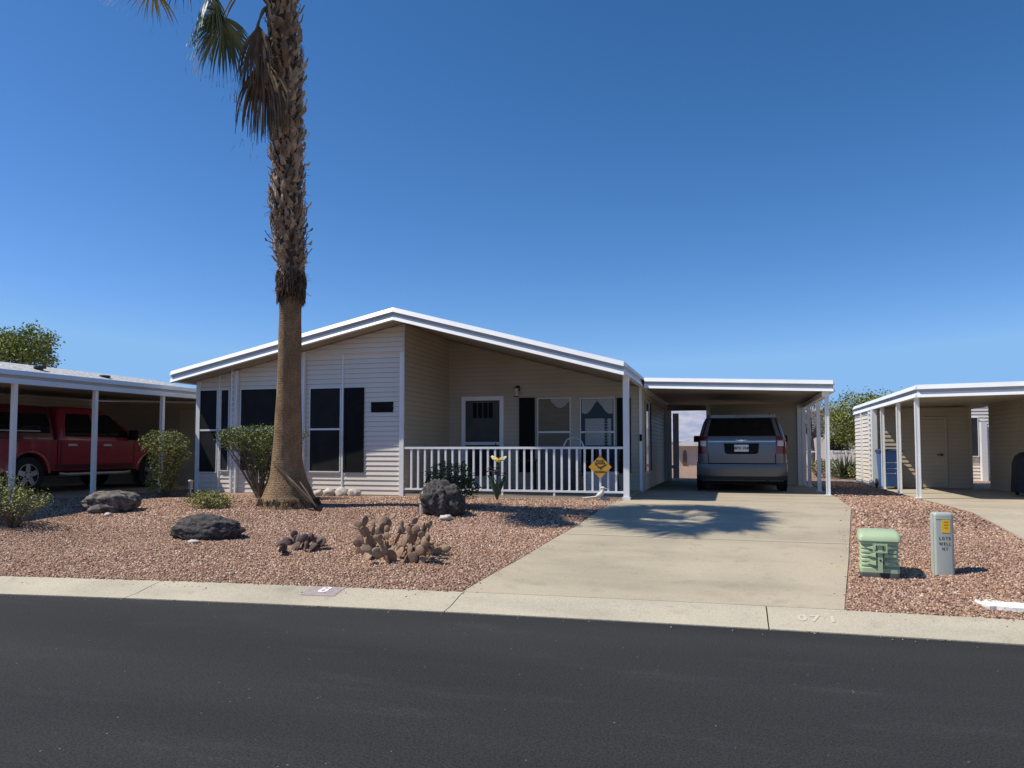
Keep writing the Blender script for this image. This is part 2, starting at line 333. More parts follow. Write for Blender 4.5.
# road
X_S = np.concatenate([np.arange(-60,-14,4), np.arange(-14,16,.5), np.arange(16,61,4)])
mb = MB(); mb.loft([[(x, -7.5, 0) for x in X_S], [(x, 0, .004) for x in X_S], [(x, Ycl(x)+.05, 0) for x in X_S]], closed=False)
struct(mb.build('road', mt['asphalt']))
# curb in poured lengths with open joints
def curb_piece(x0, x1):
    n = max(2, int((x1-x0)/.4)); prof = [(0,-.03),(0,.010),(.05,.016),(.16,.026),(.30,.055),(.42,.082),(.50,.093),(.58,.095),(.58,-.03)]
    mb_ = MB(); mb_.loft([[(x, Ycl(x)+s, z) for s, z in prof] for x in np.linspace(x0, x1, n)], closed=True, caps=True); return mb_
mb = MB(); jx = [-40,-28,-19,-13.4,-9.75,-6.25,-2.72,.30,3.9,7.4,11,16,24,40]
for a, b in zip(jx[:-1], jx[1:]):
    q = curb_piece(a+.006, b-.006); mb.add(q.v, q.f)
struct(mb.build('curb', mt['curb'], smooth=40))
DL = [(7.6,-2.74),(8.9,-2.5),(11.2,-2.2),(14.5,-1.98),(16.8,-1.93),(24.5,-1.93)]; DR = [(7.6,.98),(9.6,1.30),(13.6,1.9),(16.7,2.04),(24.5,2.06)]
def ip(t, y): return float(np.interp(y, [a for a,_ in t], [b for _,b in t]))
# gravel yard sheet
mb = MB(); gx = np.concatenate([np.arange(-45,-14,3), np.arange(-14,8,.35), np.arange(8,46,3)])
gs = np.concatenate([np.arange(.56,1.2,.16), np.arange(1.2,9,.3), np.arange(9,18,1), [22,30,45]])
def gy(X, Y):
    s = Y-Ycl(X); a_, b_ = ip(DL,Y), ip(DR,Y); dd = max(a_-X, X-b_) if X < (b_+3.5)/2 else 3.5-X
    return zs(s)-.006+(wob(X,Y) if s > 1.0 else 0)*min(1,(s-1)/1.0 if s > 1 else 0)*(1 if s < 6 else .3)*min(1,max(0,(dd-.1)/.9))
mb.loft([[(x, Ycl(x)+s, gy(x, Ycl(x)+s)) for x in gx] for s in gs], closed=False)
struct(mb.build('gravel_yard', mt['gravel'], smooth=True))
# driveway slabs (gravel shows dark in the joints)
def slab(mb_, ya, yb, fa, fb, zoff=.008):
    n = max(2, int((yb-ya)/.35)+1); rows = []
    for y in np.linspace(ya, yb, n): rows.append([(x, y, max(g(x,y), g(x,Ycl(x)+.58))+zoff) for x in np.linspace(fa(y), fb(y), 12)])
    o = len(mb_.v); mb_.loft(rows, closed=False)
    edge = [r[0] for r in rows]; mb_.loft([[(p[0],p[1],p[2]-.08) for p in edge], edge], closed=False)
    edge = [r[-1] for r in rows]; mb_.loft([edge, [(p[0],p[1],p[2]-.08) for p in edge]], closed=False)
mb = MB()
def drivefront(): 
    # first slab follows the curved back of the curb
    rows = []
    for t in np.linspace(0, 1, 9):
        r_ = []
        for k in range(14):
            q = k/13; x7 = ip(DL,7.6)+(ip(DR,7.6)-ip(DL,7.6))*q; y0 = Ycl(x7)+.59; y = y0+(10.4-y0)*t
            x = ip(DL,y)+(ip(DR,y)-ip(DL,y))*q; r_.append((x, y, max(.095, g(x,y))+.006*min(1,t*4)))
        rows.append(r_)
    mb.loft(rows, closed=False)
    for j, fl in ((0,1),(-1,0)):
        e = [r[j] for r in rows]; lo = [(p[0],p[1],p[2]-.08) for p in e]; mb.loft([lo,e] if fl else [e,lo], closed=False)
drivefront()
for ya, yb in ((10.415,13.5),(13.515,16.75),(16.765,20.4),(20.415,24.4)): slab(mb, ya, yb, lambda y: ip(DL,y), lambda y: ip(DR,y), .006)
struct(mb.build('driveway', mt['driveway']))
mb = MB()
for ya, yb in ((7.7,10.6),(10.61,13.6),(13.61,16.6),(16.61,19.5),(19.51,23.9)): slab(mb, ya, yb, lambda y: 3.56, lambda y: 6.75)
struct(mb.build('neighbour_driveway', mt['ndrive']))
mb = MB()
for ya, yb in ((8.0,11.5),(11.51,14.5),(14.51,17.9)): slab(mb, ya, yb, lambda y: -17.2, lambda y: -12.75)
struct(mb.build('neighbour_carport_slab', mt['ndrive']))
# loose stones, uncountable
def stone_field(n, xr, sr, ok, smin, smax):
    X = RNG.uniform(*xr, n); S = RNG.uniform(*sr, n); P = []
    for x, s in zip(X, S):
        y = Ycl(x)+s
        if ok(x, y): P.append((x, y, gy(x,y)+(.012 if ip(DL,y) < x < ip(DR,y) or s < .58 else 0)))
    P = np.array(P); k = len(P)
    cube = np.array([(-1,-1,-1),(1,-1,-1),(1,1,-1),(-1,1,-1),(-.7,-.7,.9),(.7,-.7,.9),(.7,.7,.9),(-.7,.7,.9)], float)
    sz = RNG.uniform(smin, smax, (k,1,1))*np.stack([np.ones(k), RNG.uniform(.6,1,k), RNG.uniform(.45,.85,k)], 1)[:,None,:]
    V = (cube[None]+RNG.uniform(-.35,.35,(k,8,3)))*sz
    a = RNG.uniform(0, 6.28, k); b_ = RNG.uniform(-.5,.5,k)
    ca, sa, cb, sb = np.cos(a), np.sin(a), np.cos(b_), np.sin(b_)
    y1 = V[:,:,1]*cb[:,None]-V[:,:,2]*sb[:,None]; z1 = V[:,:,1]*sb[:,None]+V[:,:,2]*cb[:,None]; x1 = V[:,:,0]
    V = np.stack([x1*ca[:,None]-y1*sa[:,None], x1*sa[:,None]+y1*ca[:,None], z1], 2)+P[:,None,:]
    V[:,:,2] += sz[:,:,2]*.45
    F = np.array([(0,3,2,1),(4,5,6,7),(0,1,5,4),(1,2,6,5),(2,3,7,6),(3,0,4,7)])
    return V.reshape(-1,3), (F[None]+8*np.arange(k)[:,None,None]).reshape(-1,4)
def okyard(x, y):
    if ip(DL,y)-.02 < x < ip(DR,y)+.03 and y > 7: return False
    if x > 3.52: return False
    if x < -12.7 or (y > 14.5 and -12 < x < -1.9): return False
    return True
parts = [stone_field(120000, (-12.7,-1.9), (.57,4.2), okyard, .006,.0135), stone_field(45000, (-12.7,-1.9), (4.2,7.6), okyard, .007,.0155),
         stone_field(36000, (.9,3.6), (.57,4.5), okyard, .006,.013), stone_field(20000, (1.2,3.6), (4.5,16), okyard, .010,.020), stone_field(3000, (-12.7,3.6), (.6,7), okyard, .012,.019),
         stone_field(2200, (-3.2,2.2), (.6,6.5), lambda x, y: -.01 < min(x-ip(DL,y), ip(DR,y)-x) < abs(RNG.normal(0,.10)), .004,.011),
         stone_field(420, (-11,3.6), (.34,.58), lambda x, y: not -2.5 < x < .9, .004,.010), stone_field(700, (-11,3.6), (-.5,-.005), lambda x, y: y-Ycl(x) > -abs(RNG.normal(0,.12)), .003,.007)]
V = np.concatenate([p[0] for p in parts]); o_ = np.cumsum([0]+[len(p[0]) for p in parts[:-1]]); Fq = np.concatenate([p[1]+o for p, o in zip(parts, o_)])
me = bpy.data.meshes.new('loose_gravel'); me.vertices.add(len(V)); me.vertices.foreach_set('co', V.ravel())
me.loops.add(Fq.size); me.loops.foreach_set('vertex_index', Fq.ravel()); me.polygons.add(len(Fq)); me.polygons.foreach_set('loop_start', np.arange(0, Fq.size, 4)); me.update(calc_edges=True)
me.materials.append(mt['stones']); o = bpy.data.objects.new('loose_gravel', me); col.objects.link(o); o['kind'] = 'stuff'
tag(o, 'loose pinkish brown crushed rock covering the front yard', 'gravel')
# ------------------------------------------------------------------ building helpers
def siding(mb_, p0, p1, z0, z1f, course=.104, out=.02, mi=0, shade_h=.005):
    """lap siding from p0 to p1 (x,y), outward normal = right-hand side of p0->p1; z1f = top height over t in 0..1"""
    a = Vector((p0[0],p0[1],0)); b = Vector((p1[0],p1[1],0)); d = b-a; n = Vector((d.y,-d.x,0)).normalized()
    tt = np.linspace(0,1,81); zt = np.array([z1f(t) for t in tt]); z = z0
    while z < zt.max()-1e-4:
        zz = z+course
        ok = zt >= z-1e-6
        # contiguous spans where the wall reaches this course
        i = 0
        while i < len(tt):
            if not ok[i]: i += 1; continue
            j = i
            while j+1 < len(tt) and ok[j+1]: j += 1
            lo = [a+d*tt[k]+n*out+Vector((0,0,z)) for k in range(i,j+1)]
            hi = [a+d*tt[k]+n*.003+Vector((0,0,max(z,min(zz, zt[k])-shade_h))) for k in range(i,j+1)]; shade_top = [a+d*tt[k]+n*.0015+Vector((0,0,min(zz, zt[k]))) for k in range(i,j+1)]
            un = [a+d*tt[k]+n*.001+Vector((0,0,z)) for k in range(i,j+1)]
            if abs(zt[i:j+1].max()-zt[i:j+1].min()) < 1e-6 or zt[i:j+1].min() > zz: lo, hi, un, shade_top = [lo[0],lo[-1]], [hi[0],hi[-1]], [un[0],un[-1]], [shade_top[0],shade_top[-1]]
            if len(lo) > 1:
                mb_.loft([lo,hi], mi, closed=False); mb_.loft([un,lo], 1, closed=False); mb_.loft([hi,shade_top], 1, closed=False)  # underside and thin top strip carry the painted lap shade
            i = j+1
        z = zz
def fascia(root, a, b, nrm, h=.25, name='fascia'):
    """two white bands with a grey band recessed between, hung at top line a-b"""
    a, b, n = Vector(a), Vector(b), Vector(nrm)
    mb_ = MB(); dz = lambda q: Vector((0,0,-q))
    def strip(q0, q1, o1, mi):
        A0, B0 = a+dz(q0), b+dz(q0); A1, B1 = a+dz(q1), b+dz(q1); i = n*-.06; o_ = n*o1
        ot = n*(o1-(q1-q0)*(.5 if mi == 0 else 0))
        mb_.add([A1+i,B1+i,B1+o_,A1+o_,A0+i,B0+i,B0+ot,A0+ot], [(0,1,2,3),(7,6,5,4),(3,2,6,7),(1,0,4,5),(0,3,7,4),(2,1,5,6)], mi)
    strip(0, h*.36, .045, 0); strip(h*.36, h*.60, -.01, 1); strip(h*.60, h, .045, 0)
    return mb_.build(name, [mt['white'], mt['grey_band']], root)
def window(root, x0, x1, z0, z1, y, pane, mid=None, pane2=None, fr=.018, axis='y', name='window'):
    """framed window on a wall facing -y (axis y) ; window > pane"""
    mb_ = MB(); t = y-.035
    mb_.box(x0-fr,x0,t,y+.01,z0-fr,z1+fr); mb_.box(x1,x1+fr,t,y+.01,z0-fr,z1+fr)
    mb_.box(x0,x1,t+.002,y+.01,z1,z1+fr); mb_.box(x0-.001,x1+.001,t-.012,y+.01,z0-fr-.004,z0)
    if mid: mb_.box(x0,x1,t+.006,y+.01,mid-.02,mid+.02)
    f = mb_.build(name, mt['white'], root)
    m2 = MB(); zm = mid-.02 if mid else z1
    m2.box(x0,x1,y-.022,y-.014,z0,zm,0)
    if mid: m2.box(x0,x1,y-.022,y-.014,mid+.02,z1,1)
    m2.build('pane', [pane2 or pane, pane], f)
    return f
def shutter(root, x0, x1, z0, z1, y):
    mb_ = MB(); fw = .045
    mb_.box(x0,x0+fw,y-.03,y,z0,z1); mb_.box(x1-fw,x1,y-.03,y,z0,z1)
    for zz in (z0, z1-.06): mb_.box(x0+fw,x1-fw,y-.03,y,zz,zz+.06)
    mb_.box(x0+fw,x1-fw,y-.022,y-.002,z0+.05,z1-.05)
    return mb_.build('shutter', mt['black'], root)
# ------------------------------------------------------------------ main home
FY, BY = 14.55, 17.2
XL, XC, XR, XRIDGE = -11.80, -6.62, -1.97, -6.66
OVY = 13.96
_a, _b, _c = PY(170,371,OVY-.03), PY(392.5,307,OVY-.03), PY(627,361,OVY-.03)
RT_L, RT_M, RT_R = (_a.x,_a.z), (_b.x,_b.z), (-1.90,_c.z); XRIDGE = _b.x
def rtop(x): return RT_L[1]+(RT_M[1]-RT_L[1])*(x-RT_L[0])/(RT_M[0]-RT_L[0]) if x < XRIDGE else RT_M[1]+(RT_R[1]-RT_M[1])*(x-RT_M[0])/(RT_R[0]-RT_M[0])
home = thing('mobile_home', 'white sided mobile home with low gable roof, black shutters and recessed front porch', 'house', (-7, 19.5, .62))
# roof
mb = MB(); y0, y1 = OVY, 25.2; th = .20
for (xa,za),(xb,zb) in ((RT_L,RT_M),(RT_M,RT_R)):
    mb.add([(xa,y0,za-.012),(xb,y0,zb-.012),(xb,y1,zb-.012),(xa,y1,za-.012)], [(0,1,2,3)], 0)
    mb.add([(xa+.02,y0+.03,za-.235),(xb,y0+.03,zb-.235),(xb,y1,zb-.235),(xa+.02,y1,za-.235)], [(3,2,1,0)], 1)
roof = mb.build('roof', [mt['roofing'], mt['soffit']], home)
fascia(roof, (RT_L[0],OVY,RT_L[1]), (XRIDGE,OVY,RT_M[1]), (0,-1,0), .262)
fascia(roof, (XRIDGE,OVY,RT_M[1]), (RT_R[0],OVY,RT_R[1]), (0,-1,0), .262)
fascia(roof, (RT_R[0],OVY,RT_R[1]), (RT_R[0],25.2,RT_R[1]), (1,0,0), .245)
fascia(roof, (RT_L[0],25.2,RT_L[1]), (RT_L[0],OVY,RT_L[1]), (-1,0,0), .245)
# walls
mb = MB()
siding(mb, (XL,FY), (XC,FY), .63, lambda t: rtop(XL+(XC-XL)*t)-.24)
front = mb.build('wall', [mt['siding'],mt['lap_shade']], home)
mb = MB(); siding(mb, (XC,FY), (XC,BY), .66, lambda t: rtop(XC)-.24); mb.build('wall', [mt['tan_siding'],mt['lap_shade']], home)
mb = MB(); siding(mb, (XC,BY), (XR,BY), .66, lambda t: rtop(XC+(XR-XC)*t)-.24); mb.build('wall', [mt['tan_siding'],mt['lap_shade']], home)
mb = MB(); siding(mb, (XR,BY), (XR,23.6), .63, lambda t: rtop(XR)-.24); mb.build('wall', [mt['siding'],mt['lap_shade']], home)
mb = MB(); siding(mb, (XL,25), (XL,FY), .63, lambda t: rtop(XL)-.24); mb.build('wall', [mt['siding'],mt['lap_shade']], home)
mb = MB(); siding(mb, (XR,23.6), (XR,23.61), .63, lambda t: 3.0); siding(mb, (XR,25), (XL,25), .63, lambda t: rtop(XR+(XL-XR)*t)-.24); mb.build('wall', [mt['siding'],mt['lap_shade']], home)
# gable panel set proud over the right half of the front
mb = MB()
bl, br = PY(302,356,FY-.05), PY(398,346.5,FY-.05)
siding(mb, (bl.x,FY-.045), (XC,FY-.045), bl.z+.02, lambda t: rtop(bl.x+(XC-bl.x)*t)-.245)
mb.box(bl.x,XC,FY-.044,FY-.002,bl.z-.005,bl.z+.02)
mb.build('gable_panel', [mt['siding'],mt['lap_shade']], home)
mb = MB(); siding(mb, (XR-.02,BY-.001), (XR,BY-.001), .63, lambda t: 3.0); 
# trims
def trim(x, wd, z0=.6, y=FY, top=None, depth=.03):
    m_ = MB(); t = top or rtop(x)-.25; m_.box(x-wd/2,x+wd/2,y-depth,y+.004,z0,t); return m_.build('trim', mt['white'], home)
trim(XL+.03,.11); trim(-11.2,.035); trim(-8.06,.035); trim(XC-.045,.10,depth=.04)
for xx in (-10.76,-9.05):                                             # lattice columns
    m_ = MB(); t = rtop(xx)-.25
    for dx in (-.062,.062): m_.box(xx+dx-.018,xx+dx+.018,FY-.10,FY-.05,.6,t)
    z = .7
    while z < t-.05: m_.box(xx-.046,xx+.046,FY-.085,FY-.068,z,z+.035); z += .13
    m_.box(xx-.08,xx+.08,FY-.048,FY-.022,.6,t-.002); m_.build('lattice_column', mt['white'], home)
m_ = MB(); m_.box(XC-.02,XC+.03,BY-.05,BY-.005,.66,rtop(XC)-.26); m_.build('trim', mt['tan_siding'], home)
m_ = MB(); m_.box(XR-.03,XR+.03,BY-.035,BY+.04,.63,rtop(XR)-.25); m_.build('trim', mt['white'], home)
# front windows
window(home, -11.72,-11.26,1.08,2.94,FY,mt['screen'],2.03); window(home, -11.14,-10.95,1.12,2.94,FY,mt['screen'],2.03,mt['screen2'])
window(home, -10.62,-9.30,1.12,2.94,FY,mt['screen'],2.03,mt['screen2']); window(home, -8.85,-8.12,1.12,2.92,FY,mt['screen'],2.03)
shutter(home, -8.02,-7.55,1.10,2.92,FY-.012)
m_ = MB(); a, b = PY(372,403,FY), PY(393,411.5,FY); m_.box(a.x,b.x,FY-.03,FY-.012,b.z,a.z); m_.box(a.x-.015,b.x+.015,FY-.018,FY-.008,b.z-.015,a.z+.015)
m_.build('number_plaque', mt['black'], home)
# porch door, windows, shutters, lamp
a, b = PY(466,401,BY), PY(500,444,BY); zt = a.z; m_ = MB()
for x0,x1,z0,z1 in ((a.x-.10,a.x,.68,zt+.10),(b.x,b.x+.10,.68,zt+.10),(a.x,b.x,zt,zt+.10)): m_.box(x0,x1,BY-.05,BY-.005,z0,z1)
door = m_.build('door', mt['white'], home)
m_ = MB(); m_.box(a.x,b.x,BY-.03,BY-.02,.72,zt); m_.build('screen_panel', M('door_screen', (.085,.09,.095), (.065,.07,.075), 3, .7, spec=.2), door)
m_ = MB()
for k in range(4):
    xx = a.x+(b.x-a.x)*(.22+.155*k); m_.box(xx,xx+.10,BY-.036,BY-.031,zt-.42,zt-.06)
m_.build('door_light', mt['black'], door)
m_ = MB(); m_.box(a.x,b.x,BY-.045,BY-.03,b.z-.02,b.z+.05); m_.build('door_rail', mt['white'], door); m_ = MB(); m_.box(a.x,b.x,BY-.043,BY-.03,.70,.95); m_.build('kick_panel', mt['white'], door)
m_ = MB(); m_.tube([(b.x-.08,BY-.09,1.62),(b.x-.08,BY-.09,1.74)],.014,8); m_.box(b.x-.095,b.x-.065,BY-.09,BY-.03,1.60,1.63); m_.build('handle', mt['dark_metal'], door)
a, b = PY(519.5,398,BY), PY(535,447,BY); shutter(home, a.x,b.x,1.05,a.z,BY-.012)
a, b = PY(538.5,399,BY), PY(570,432,BY); wdw = window(home, a.x,b.x,1.05,a.z,BY,mt['blind'],b.z,mt['blind'])
m_ = MB(); rows = [[],[]]
for k in range(21):
    t = k/20; x = a.x+.30+(b.x-a.x-.30)*t; rows[0].append((x,BY-.026,a.z-.01)); rows[1].append((x,BY-.027,a.z-.05-.17*math.sin(math.pi*t)))
m_.loft(rows, closed=False); m_.build('valance', mt['lace'], wdw)
a, b = PY(581,399,BY), PY(614,432,BY); wdw = window(home, a.x,b.x,1.05,a.z,BY,mt['glass'],b.z,mt['glass'])
m_ = MB(); W_ = b.x-a.x; z = a.z-.90
m_.box(a.x+.10,a.x+.55,BY-.026,BY-.023,a.z-1.08,a.z-.46); m_.box(a.x+.62,a.x+W_-.06,BY-.026,BY-.023,a.z-1.08,a.z-.46); m_.build('blind', mt['lace'], wdw)
m_ = MB()
for k in range(9): m_.box(a.x+.10,a.x+W_-.06,BY-.029,BY-.0265,a.z-1.05+k*.067,a.z-1.04+k*.067)
m_.build('blind_shadow_line', mt['grey_band'], wdw)
m_ = MB(); arc = [[],[]]
for k in range(17):
    t = k/16; x = a.x+.02+(W_-.04)*t; arc[0].append((x,BY-.026,a.z-.01)); arc[1].append((x,BY-.027,a.z-.10-.22*abs(math.cos(math.pi*t))-.05*math.sin(9*t)))
m_.loft(arc, closed=False); m_.build('valance', mt['lace'], wdw)
a, b = PY(617,398,BY), PY(632,447,BY); shutter(home, a.x,b.x-.02,1.05,a.z,BY-.012)
a = PY(518,388,BY); m_ = MB(); m_.box(a.x-.05,a.x+.05,BY-.03,BY,a.z-.08,a.z+.05); m_.tube([(a.x,BY-.03,a.z),(a.x,BY-.12,a.z+.04),(a.x,BY-.15,a.z)],.012,6)
m_.cyl((a.x,BY-.15,a.z-.02),'z',.075,.04,8,0,.015); m_.tube([(a.x,BY-.10,a.z-.01),(a.x,BY-.10,a.z-.21)],.006,5); m_.cyl((a.x,BY-.15,a.z-.22),'z',.05,.02,8); lamp = m_.build('porch_lamp', mt['dark_metal'], home)
m_ = MB(); m_.cyl((a.x,BY-.15,a.z-.2),'z',.042,.18,8,0,.058); m_.build('lamp_glass', mt['lampglass'], lamp)
# side wall details facing the carport
for ya in (17.55,18.9):
    m_ = MB(); m_.box(XR-.002,XR+.03,ya,ya+.4,1.05,2.75); m_.build('shutter', mt['black'], home)
m_ = MB()
m_.box(XR-.002,XR+.04,17.99,18.03,1.05,2.75); m_.box(XR-.002,XR+.04,18.82,18.86,1.05,2.75); m_.box(XR-.002,XR+.04,18.03,18.82,2.71,2.75); m_.box(XR-.002,XR+.05,18.03,18.82,1.01,1.05); f = m_.build('window', mt['white'], home)
m_ = MB(); m_.box(XR,XR+.02,18.03,18.82,1.05,2.71); m_.build('pane', mt['glass'], f)
m_ = MB(); m_.box(XR+.012,XR+.075,17.28,17.36,.64,2.95); m_.build('downspout', mt['tan_siding'], home)
m_ = MB(); m_.box(XR-.02,XR+.03,BY-.075,BY-.036,1.78,1.93); m_.build('doorbell_box', mt['black'], home)
m_ = MB(); m_.box(XR-.025,XR+.075,23.55,23.66,.63,2.98); m_.build('trim', mt['white'], home)
m_ = MB(); m_.box(XR+.09,XR+.20,23.66,23.74,.63,2.78); m_.box(XR+.24,XR+.42,23.70,23.74,.70,2.70); m_.box(XR+.20,XR+.24,23.71,23.73,1.0,1.1); m_.build('gate_leaf', mt['white'], home)
# porch floor and post
m_ = MB(); m_.box(XC+.02,XR,FY-.02,BY-.005,.56,.665); m_.build('porch_floor', mt['driveway'], home)
m_ = MB(); m_.box(-2.0,-1.89,14.50,14.61,.62,3.03); m_.box(-2.02,-1.87,14.48,14.63,.62,.68); m_.build('porch_post', mt['white'], home)
# ------------------------------------------------------------------ porch railing
rail = thing('porch_railing', 'white railing of thin upright bars across the front of the recessed porch', 'railing', (-4.3,14.55,.62))
m_ = MB(); m_.box(-6.6,-2.0,14.52,14.58,1.60,1.645); m_.build('top_rail', mt['white'], rail)
m_ = MB(); m_.box(-6.6,-2.0,14.525,14.575,.745,.785); m_.build('bottom_rail', mt['white'], rail)
for k in range(1,30):
    x = -6.6+k*.1535; m_ = MB(); post = k in (7,14,21); m_.box(x-.019,x+.019,14.532,14.568,.60 if post else .7851,1.5999); m_.build('support_post' if post else 'baluster', mt['white'], rail)
# yellow crossing sign
c = PY(600,467,14.47); sg = thing('crossing_sign', 'yellow diamond bird crossing sign hung on the porch railing', 'sign', (c.x,c.y,c.z))
r_ = .225; m_ = MB(); m_.prism([(c.x,c.z-r_),(c.x+r_,c.z),(c.x,c.z+r_),(c.x-r_,c.z)], 'y', c.y, c.y+.012); m_.build('sign_panel', mt['signy'], sg)
m_ = MB(); X_, U_ = (1,0,0), (0,0,1)
for s_, h_, dz_ in (('ROAD',.055,.118),('RUNNER',.052,.070),('CROSSING',.05,-.095)):
    m_ = MB(); text_on(m_, s_, h_, (c.x,c.y-.004,c.z+dz_), X_, U_, .002); m_.build('lettering', mt['ink'], sg)
m_ = MB(); bird = [(-.10,.03),(-.075,.045),(-.055,.03),(-.03,.0),(.02,-.005),(.07,.02),(.13,.05),(.135,.04),(.08,.0),(.03,-.03),(.02,-.06),(.0,-.06),(.005,-.03),(-.03,-.03),(-.055,.0),(-.07,.02)]
m_.add([(c.x+p[0],c.y-.004,c.z+p[1]+.01) for p in bird], [tuple(range(len(bird)))]); m_.build('bird_silhouette', mt['ink'], sg)
# white roadrunner statue
b0 = PY(601,496,14.25); bx, by, bz = b0.x, 14.25, g(b0.x,14.25)
m_ = MB()
def ell(path, rad, n=10): m_.tube([(bx+p[0],by+p[1],bz+p[2]) for p in path], rad, n)
ell([(-.13,0,.10),(-.08,0,.12),(-.02,0,.16),(.03,0,.21),(.05,0,.27),(.06,0,.31)], [.025,.06,.075,.06,.035,.028])
ell([(-.03,0,.335),(.0,0,.345),(.05,0,.345),(.085,0,.335),(.10,0,.33)], [.006,.02,.038,.032,.01]); ell([(.09,0,.335),(.14,0,.325),(.185,0,.315)], [.016,.01,.003],6)
ell([(.02,0,.37),(-.02,0,.395),(-.06,0,.40)], [.015,.012,.003],6)
ell([(-.12,0,.10),(-.25,0,.085),(-.42,0,.065),(-.50,0,.062)], [.03,.022,.02,.006],6)
ell([(-.02,-.03,.12),(-.015,-.03,.06),(.0,-.03,0)], [.018,.012,.012],6); ell([(.0,.03,.12),(.02,.03,.06),(.04,.03,0)], [.018,.012,.012],6)
statue = tag(m_.build('roadrunner_statue', mt['bird'], None, 60, (bx,by,bz)), 'small pale statue of a long tailed bird standing below the yellow sign', 'statue'); statue.scale = (.74,.74,.70)
# metal flower ornament
f0 = PY(497,501,13.9); fx, fy, fz = f0.x, 13.9, g(f0.x,13.9)
fl = thing('metal_flower', 'painted metal garden flower with one yellow bloom and dark petals before the railing', 'garden ornament', (fx,fy,fz))
m_ = MB(); m_.tube([(fx,fy,fz-.02),(fx+.005,fy,fz+.35),(fx+.03,fy,fz+.72)],.012,6); m_.tube([(fx,fy,fz+.3),(fx-.10,fy,fz+.5),(fx-.12,fy,fz+.58)],.009,6); m_.tube([(fx,fy,fz+.25),(fx+.12,fy,fz+.42),(fx+.15,fy,fz+.5)],.009,6); m_.build('stem', mt['stem'], fl)
def blade(m__, pts, wd):
    pts = [Vector(p) for p in pts]; L_ = []; R_ = []
    for i, p in enumerate(pts):
        t = i/(len(pts)-1); q = wd*math.sin(math.pi*(.12+.88*t))**.8*(1-.0*t)
        L_.append(p+Vector((-q,.0,0))); R_.append(p+Vector((q,.008,0)))
    m__.loft([L_,R_], closed=False)
for k, (dx, h, dy) in enumerate(((-.16,.30,.05),(.15,.33,-.04),(-.09,.45,-.06),(.10,.40,.06),(-.22,.52,0),(.23,.55,.02),(.02,.36,-.08))):
    m_ = MB(); blade(m_, [(fx,fy,fz),(fx+dx*.35,fy+dy*.5,fz+h*.5),(fx+dx*.8,fy+dy,fz+h*.9),(fx+dx*1.1,fy+dy*1.2,fz+h*.92)],.028); m_.build('leaf', mt['stem'], fl)
for k, (dx, dz, ma) in enumerate(((-.13,.13,'petal_w'),(.15,.12,'petal_w'),(0,.06,'petal'),(-.06,.10,'petal'),(.07,.10,'petal'))):
    m_ = MB(); cx, cz = fx+.03, fz+.72; blade(m_, [(cx,fy-.01,cz),(cx+dx*.5,fy-.03,cz+dz*.45),(cx+dx*.85,fy-.02,cz+dz*.85),(cx+dx,fy,cz+dz*1.05)],.05); m_.build('petal', mt[ma], fl)
for cx, cz, s_ in ((fx-.13,fz+.58,1),(fx+.02,fz+.60,.9),(fx+.17,fz+.5,.8),(fx-.02,fz+.50,.8)):
    for q in range(5):
        an = R(-40+q*65); m_ = MB(); blade(m_, [(cx,fy-.02,cz),(cx+.05*s_*math.cos(an),fy-.05,cz+.04*s_*math.sin(an)),(cx+.10*s_*math.cos(an),fy-.04,cz+.085*s_*math.sin(an))],.03); m_.build('petal', mt['purple'], fl)
# porch furniture seen through the bars
def patio_chair(x, y, rz, lab):
    t = thing('patio_chair', lab, 'chair', (x,y,.665), rz, 'patio chairs on the porch')
    def p(nm, ma, f):
        q = MB(); f(q); q.build(nm, ma, t, world=False)
    p('seat', mt['cushion'], lambda q: q.rbox(-.27,.27,-.27,.27,.36,.46,.05))
    p('backrest', mt['cushion'], lambda q: q.add([(-.27,.24,.45),(.27,.24,.45),(.27,.36,1.0),(-.27,.36,1.0),(-.27,.31,.45),(.27,.31,.45),(.27,.42,1.0),(-.27,.42,1.0)],[(0,1,2,3),(7,6,5,4),(0,4,5,1),(3,2,6,7),(1,5,6,2),(0,3,7,4)]))
    for sx in (-1,1):
        p('arm', mt['dark_metal'], lambda q: q.tube([(.30*sx,-.28,.35),(.31*sx,-.28,.60),(.31*sx,-.20,.65),(.31*sx,.15,.66),(.30*sx,.33,.70)],.016,8))
        for sy in (-1,1): p('leg', mt['dark_metal'], lambda q: q.tube([(.27*sx,.25*sy,.37),(.30*sx,.29*sy,0)],.016,8))
    return t
patio_chair(-5.55,16.3,0,'dark cushioned patio chair in front of the porch door'); patio_chair(-2.75,16.4,-.3,'dark cushioned patio chair beneath the right porch window')
tb = thing('patio_table', 'round dark patio table between the porch chairs', 'table', (-4.2,16.2,.665))
m_ = MB(); m_.cyl((-4.2,16.2,1.33),'z',.42,.03,32); m_.build('tabletop', mt['dark_metal'], tb); m_ = MB(); m_.cyl((-4.2,16.2,.665),'z',.03,.665,12); m_.cyl((-4.2,16.2,.666),'z',.22,.025,20); m_.build('pedestal', mt['dark_metal'], tb)
bc = thing('covered_grill', 'grey covered grill with a pale curved handle behind the railing', 'grill', (-3.55,15.9,.665))
m_ = MB(); m_.rbox(-3.95,-3.25,15.65,16.15,.68,1.62,.10); m_.build('cover', M('grill_cover', (.10,.105,.11), (.07,.074,.08), 4, .8), bc, 50)
m_ = MB(); m_.tube([(-3.42,15.62,1.66),(-3.34,15.6,1.80),(-3.18,15.6,1.86),(-3.03,15.6,1.76),(-2.96,15.6,1.60)],.018,8); m_.build('handle', mt['alu'], bc)
sb = thing('storage_box', 'low pale blue grey storage box with grooved front at the right end of the porch', 'box', (-2.55,15.4,.665))
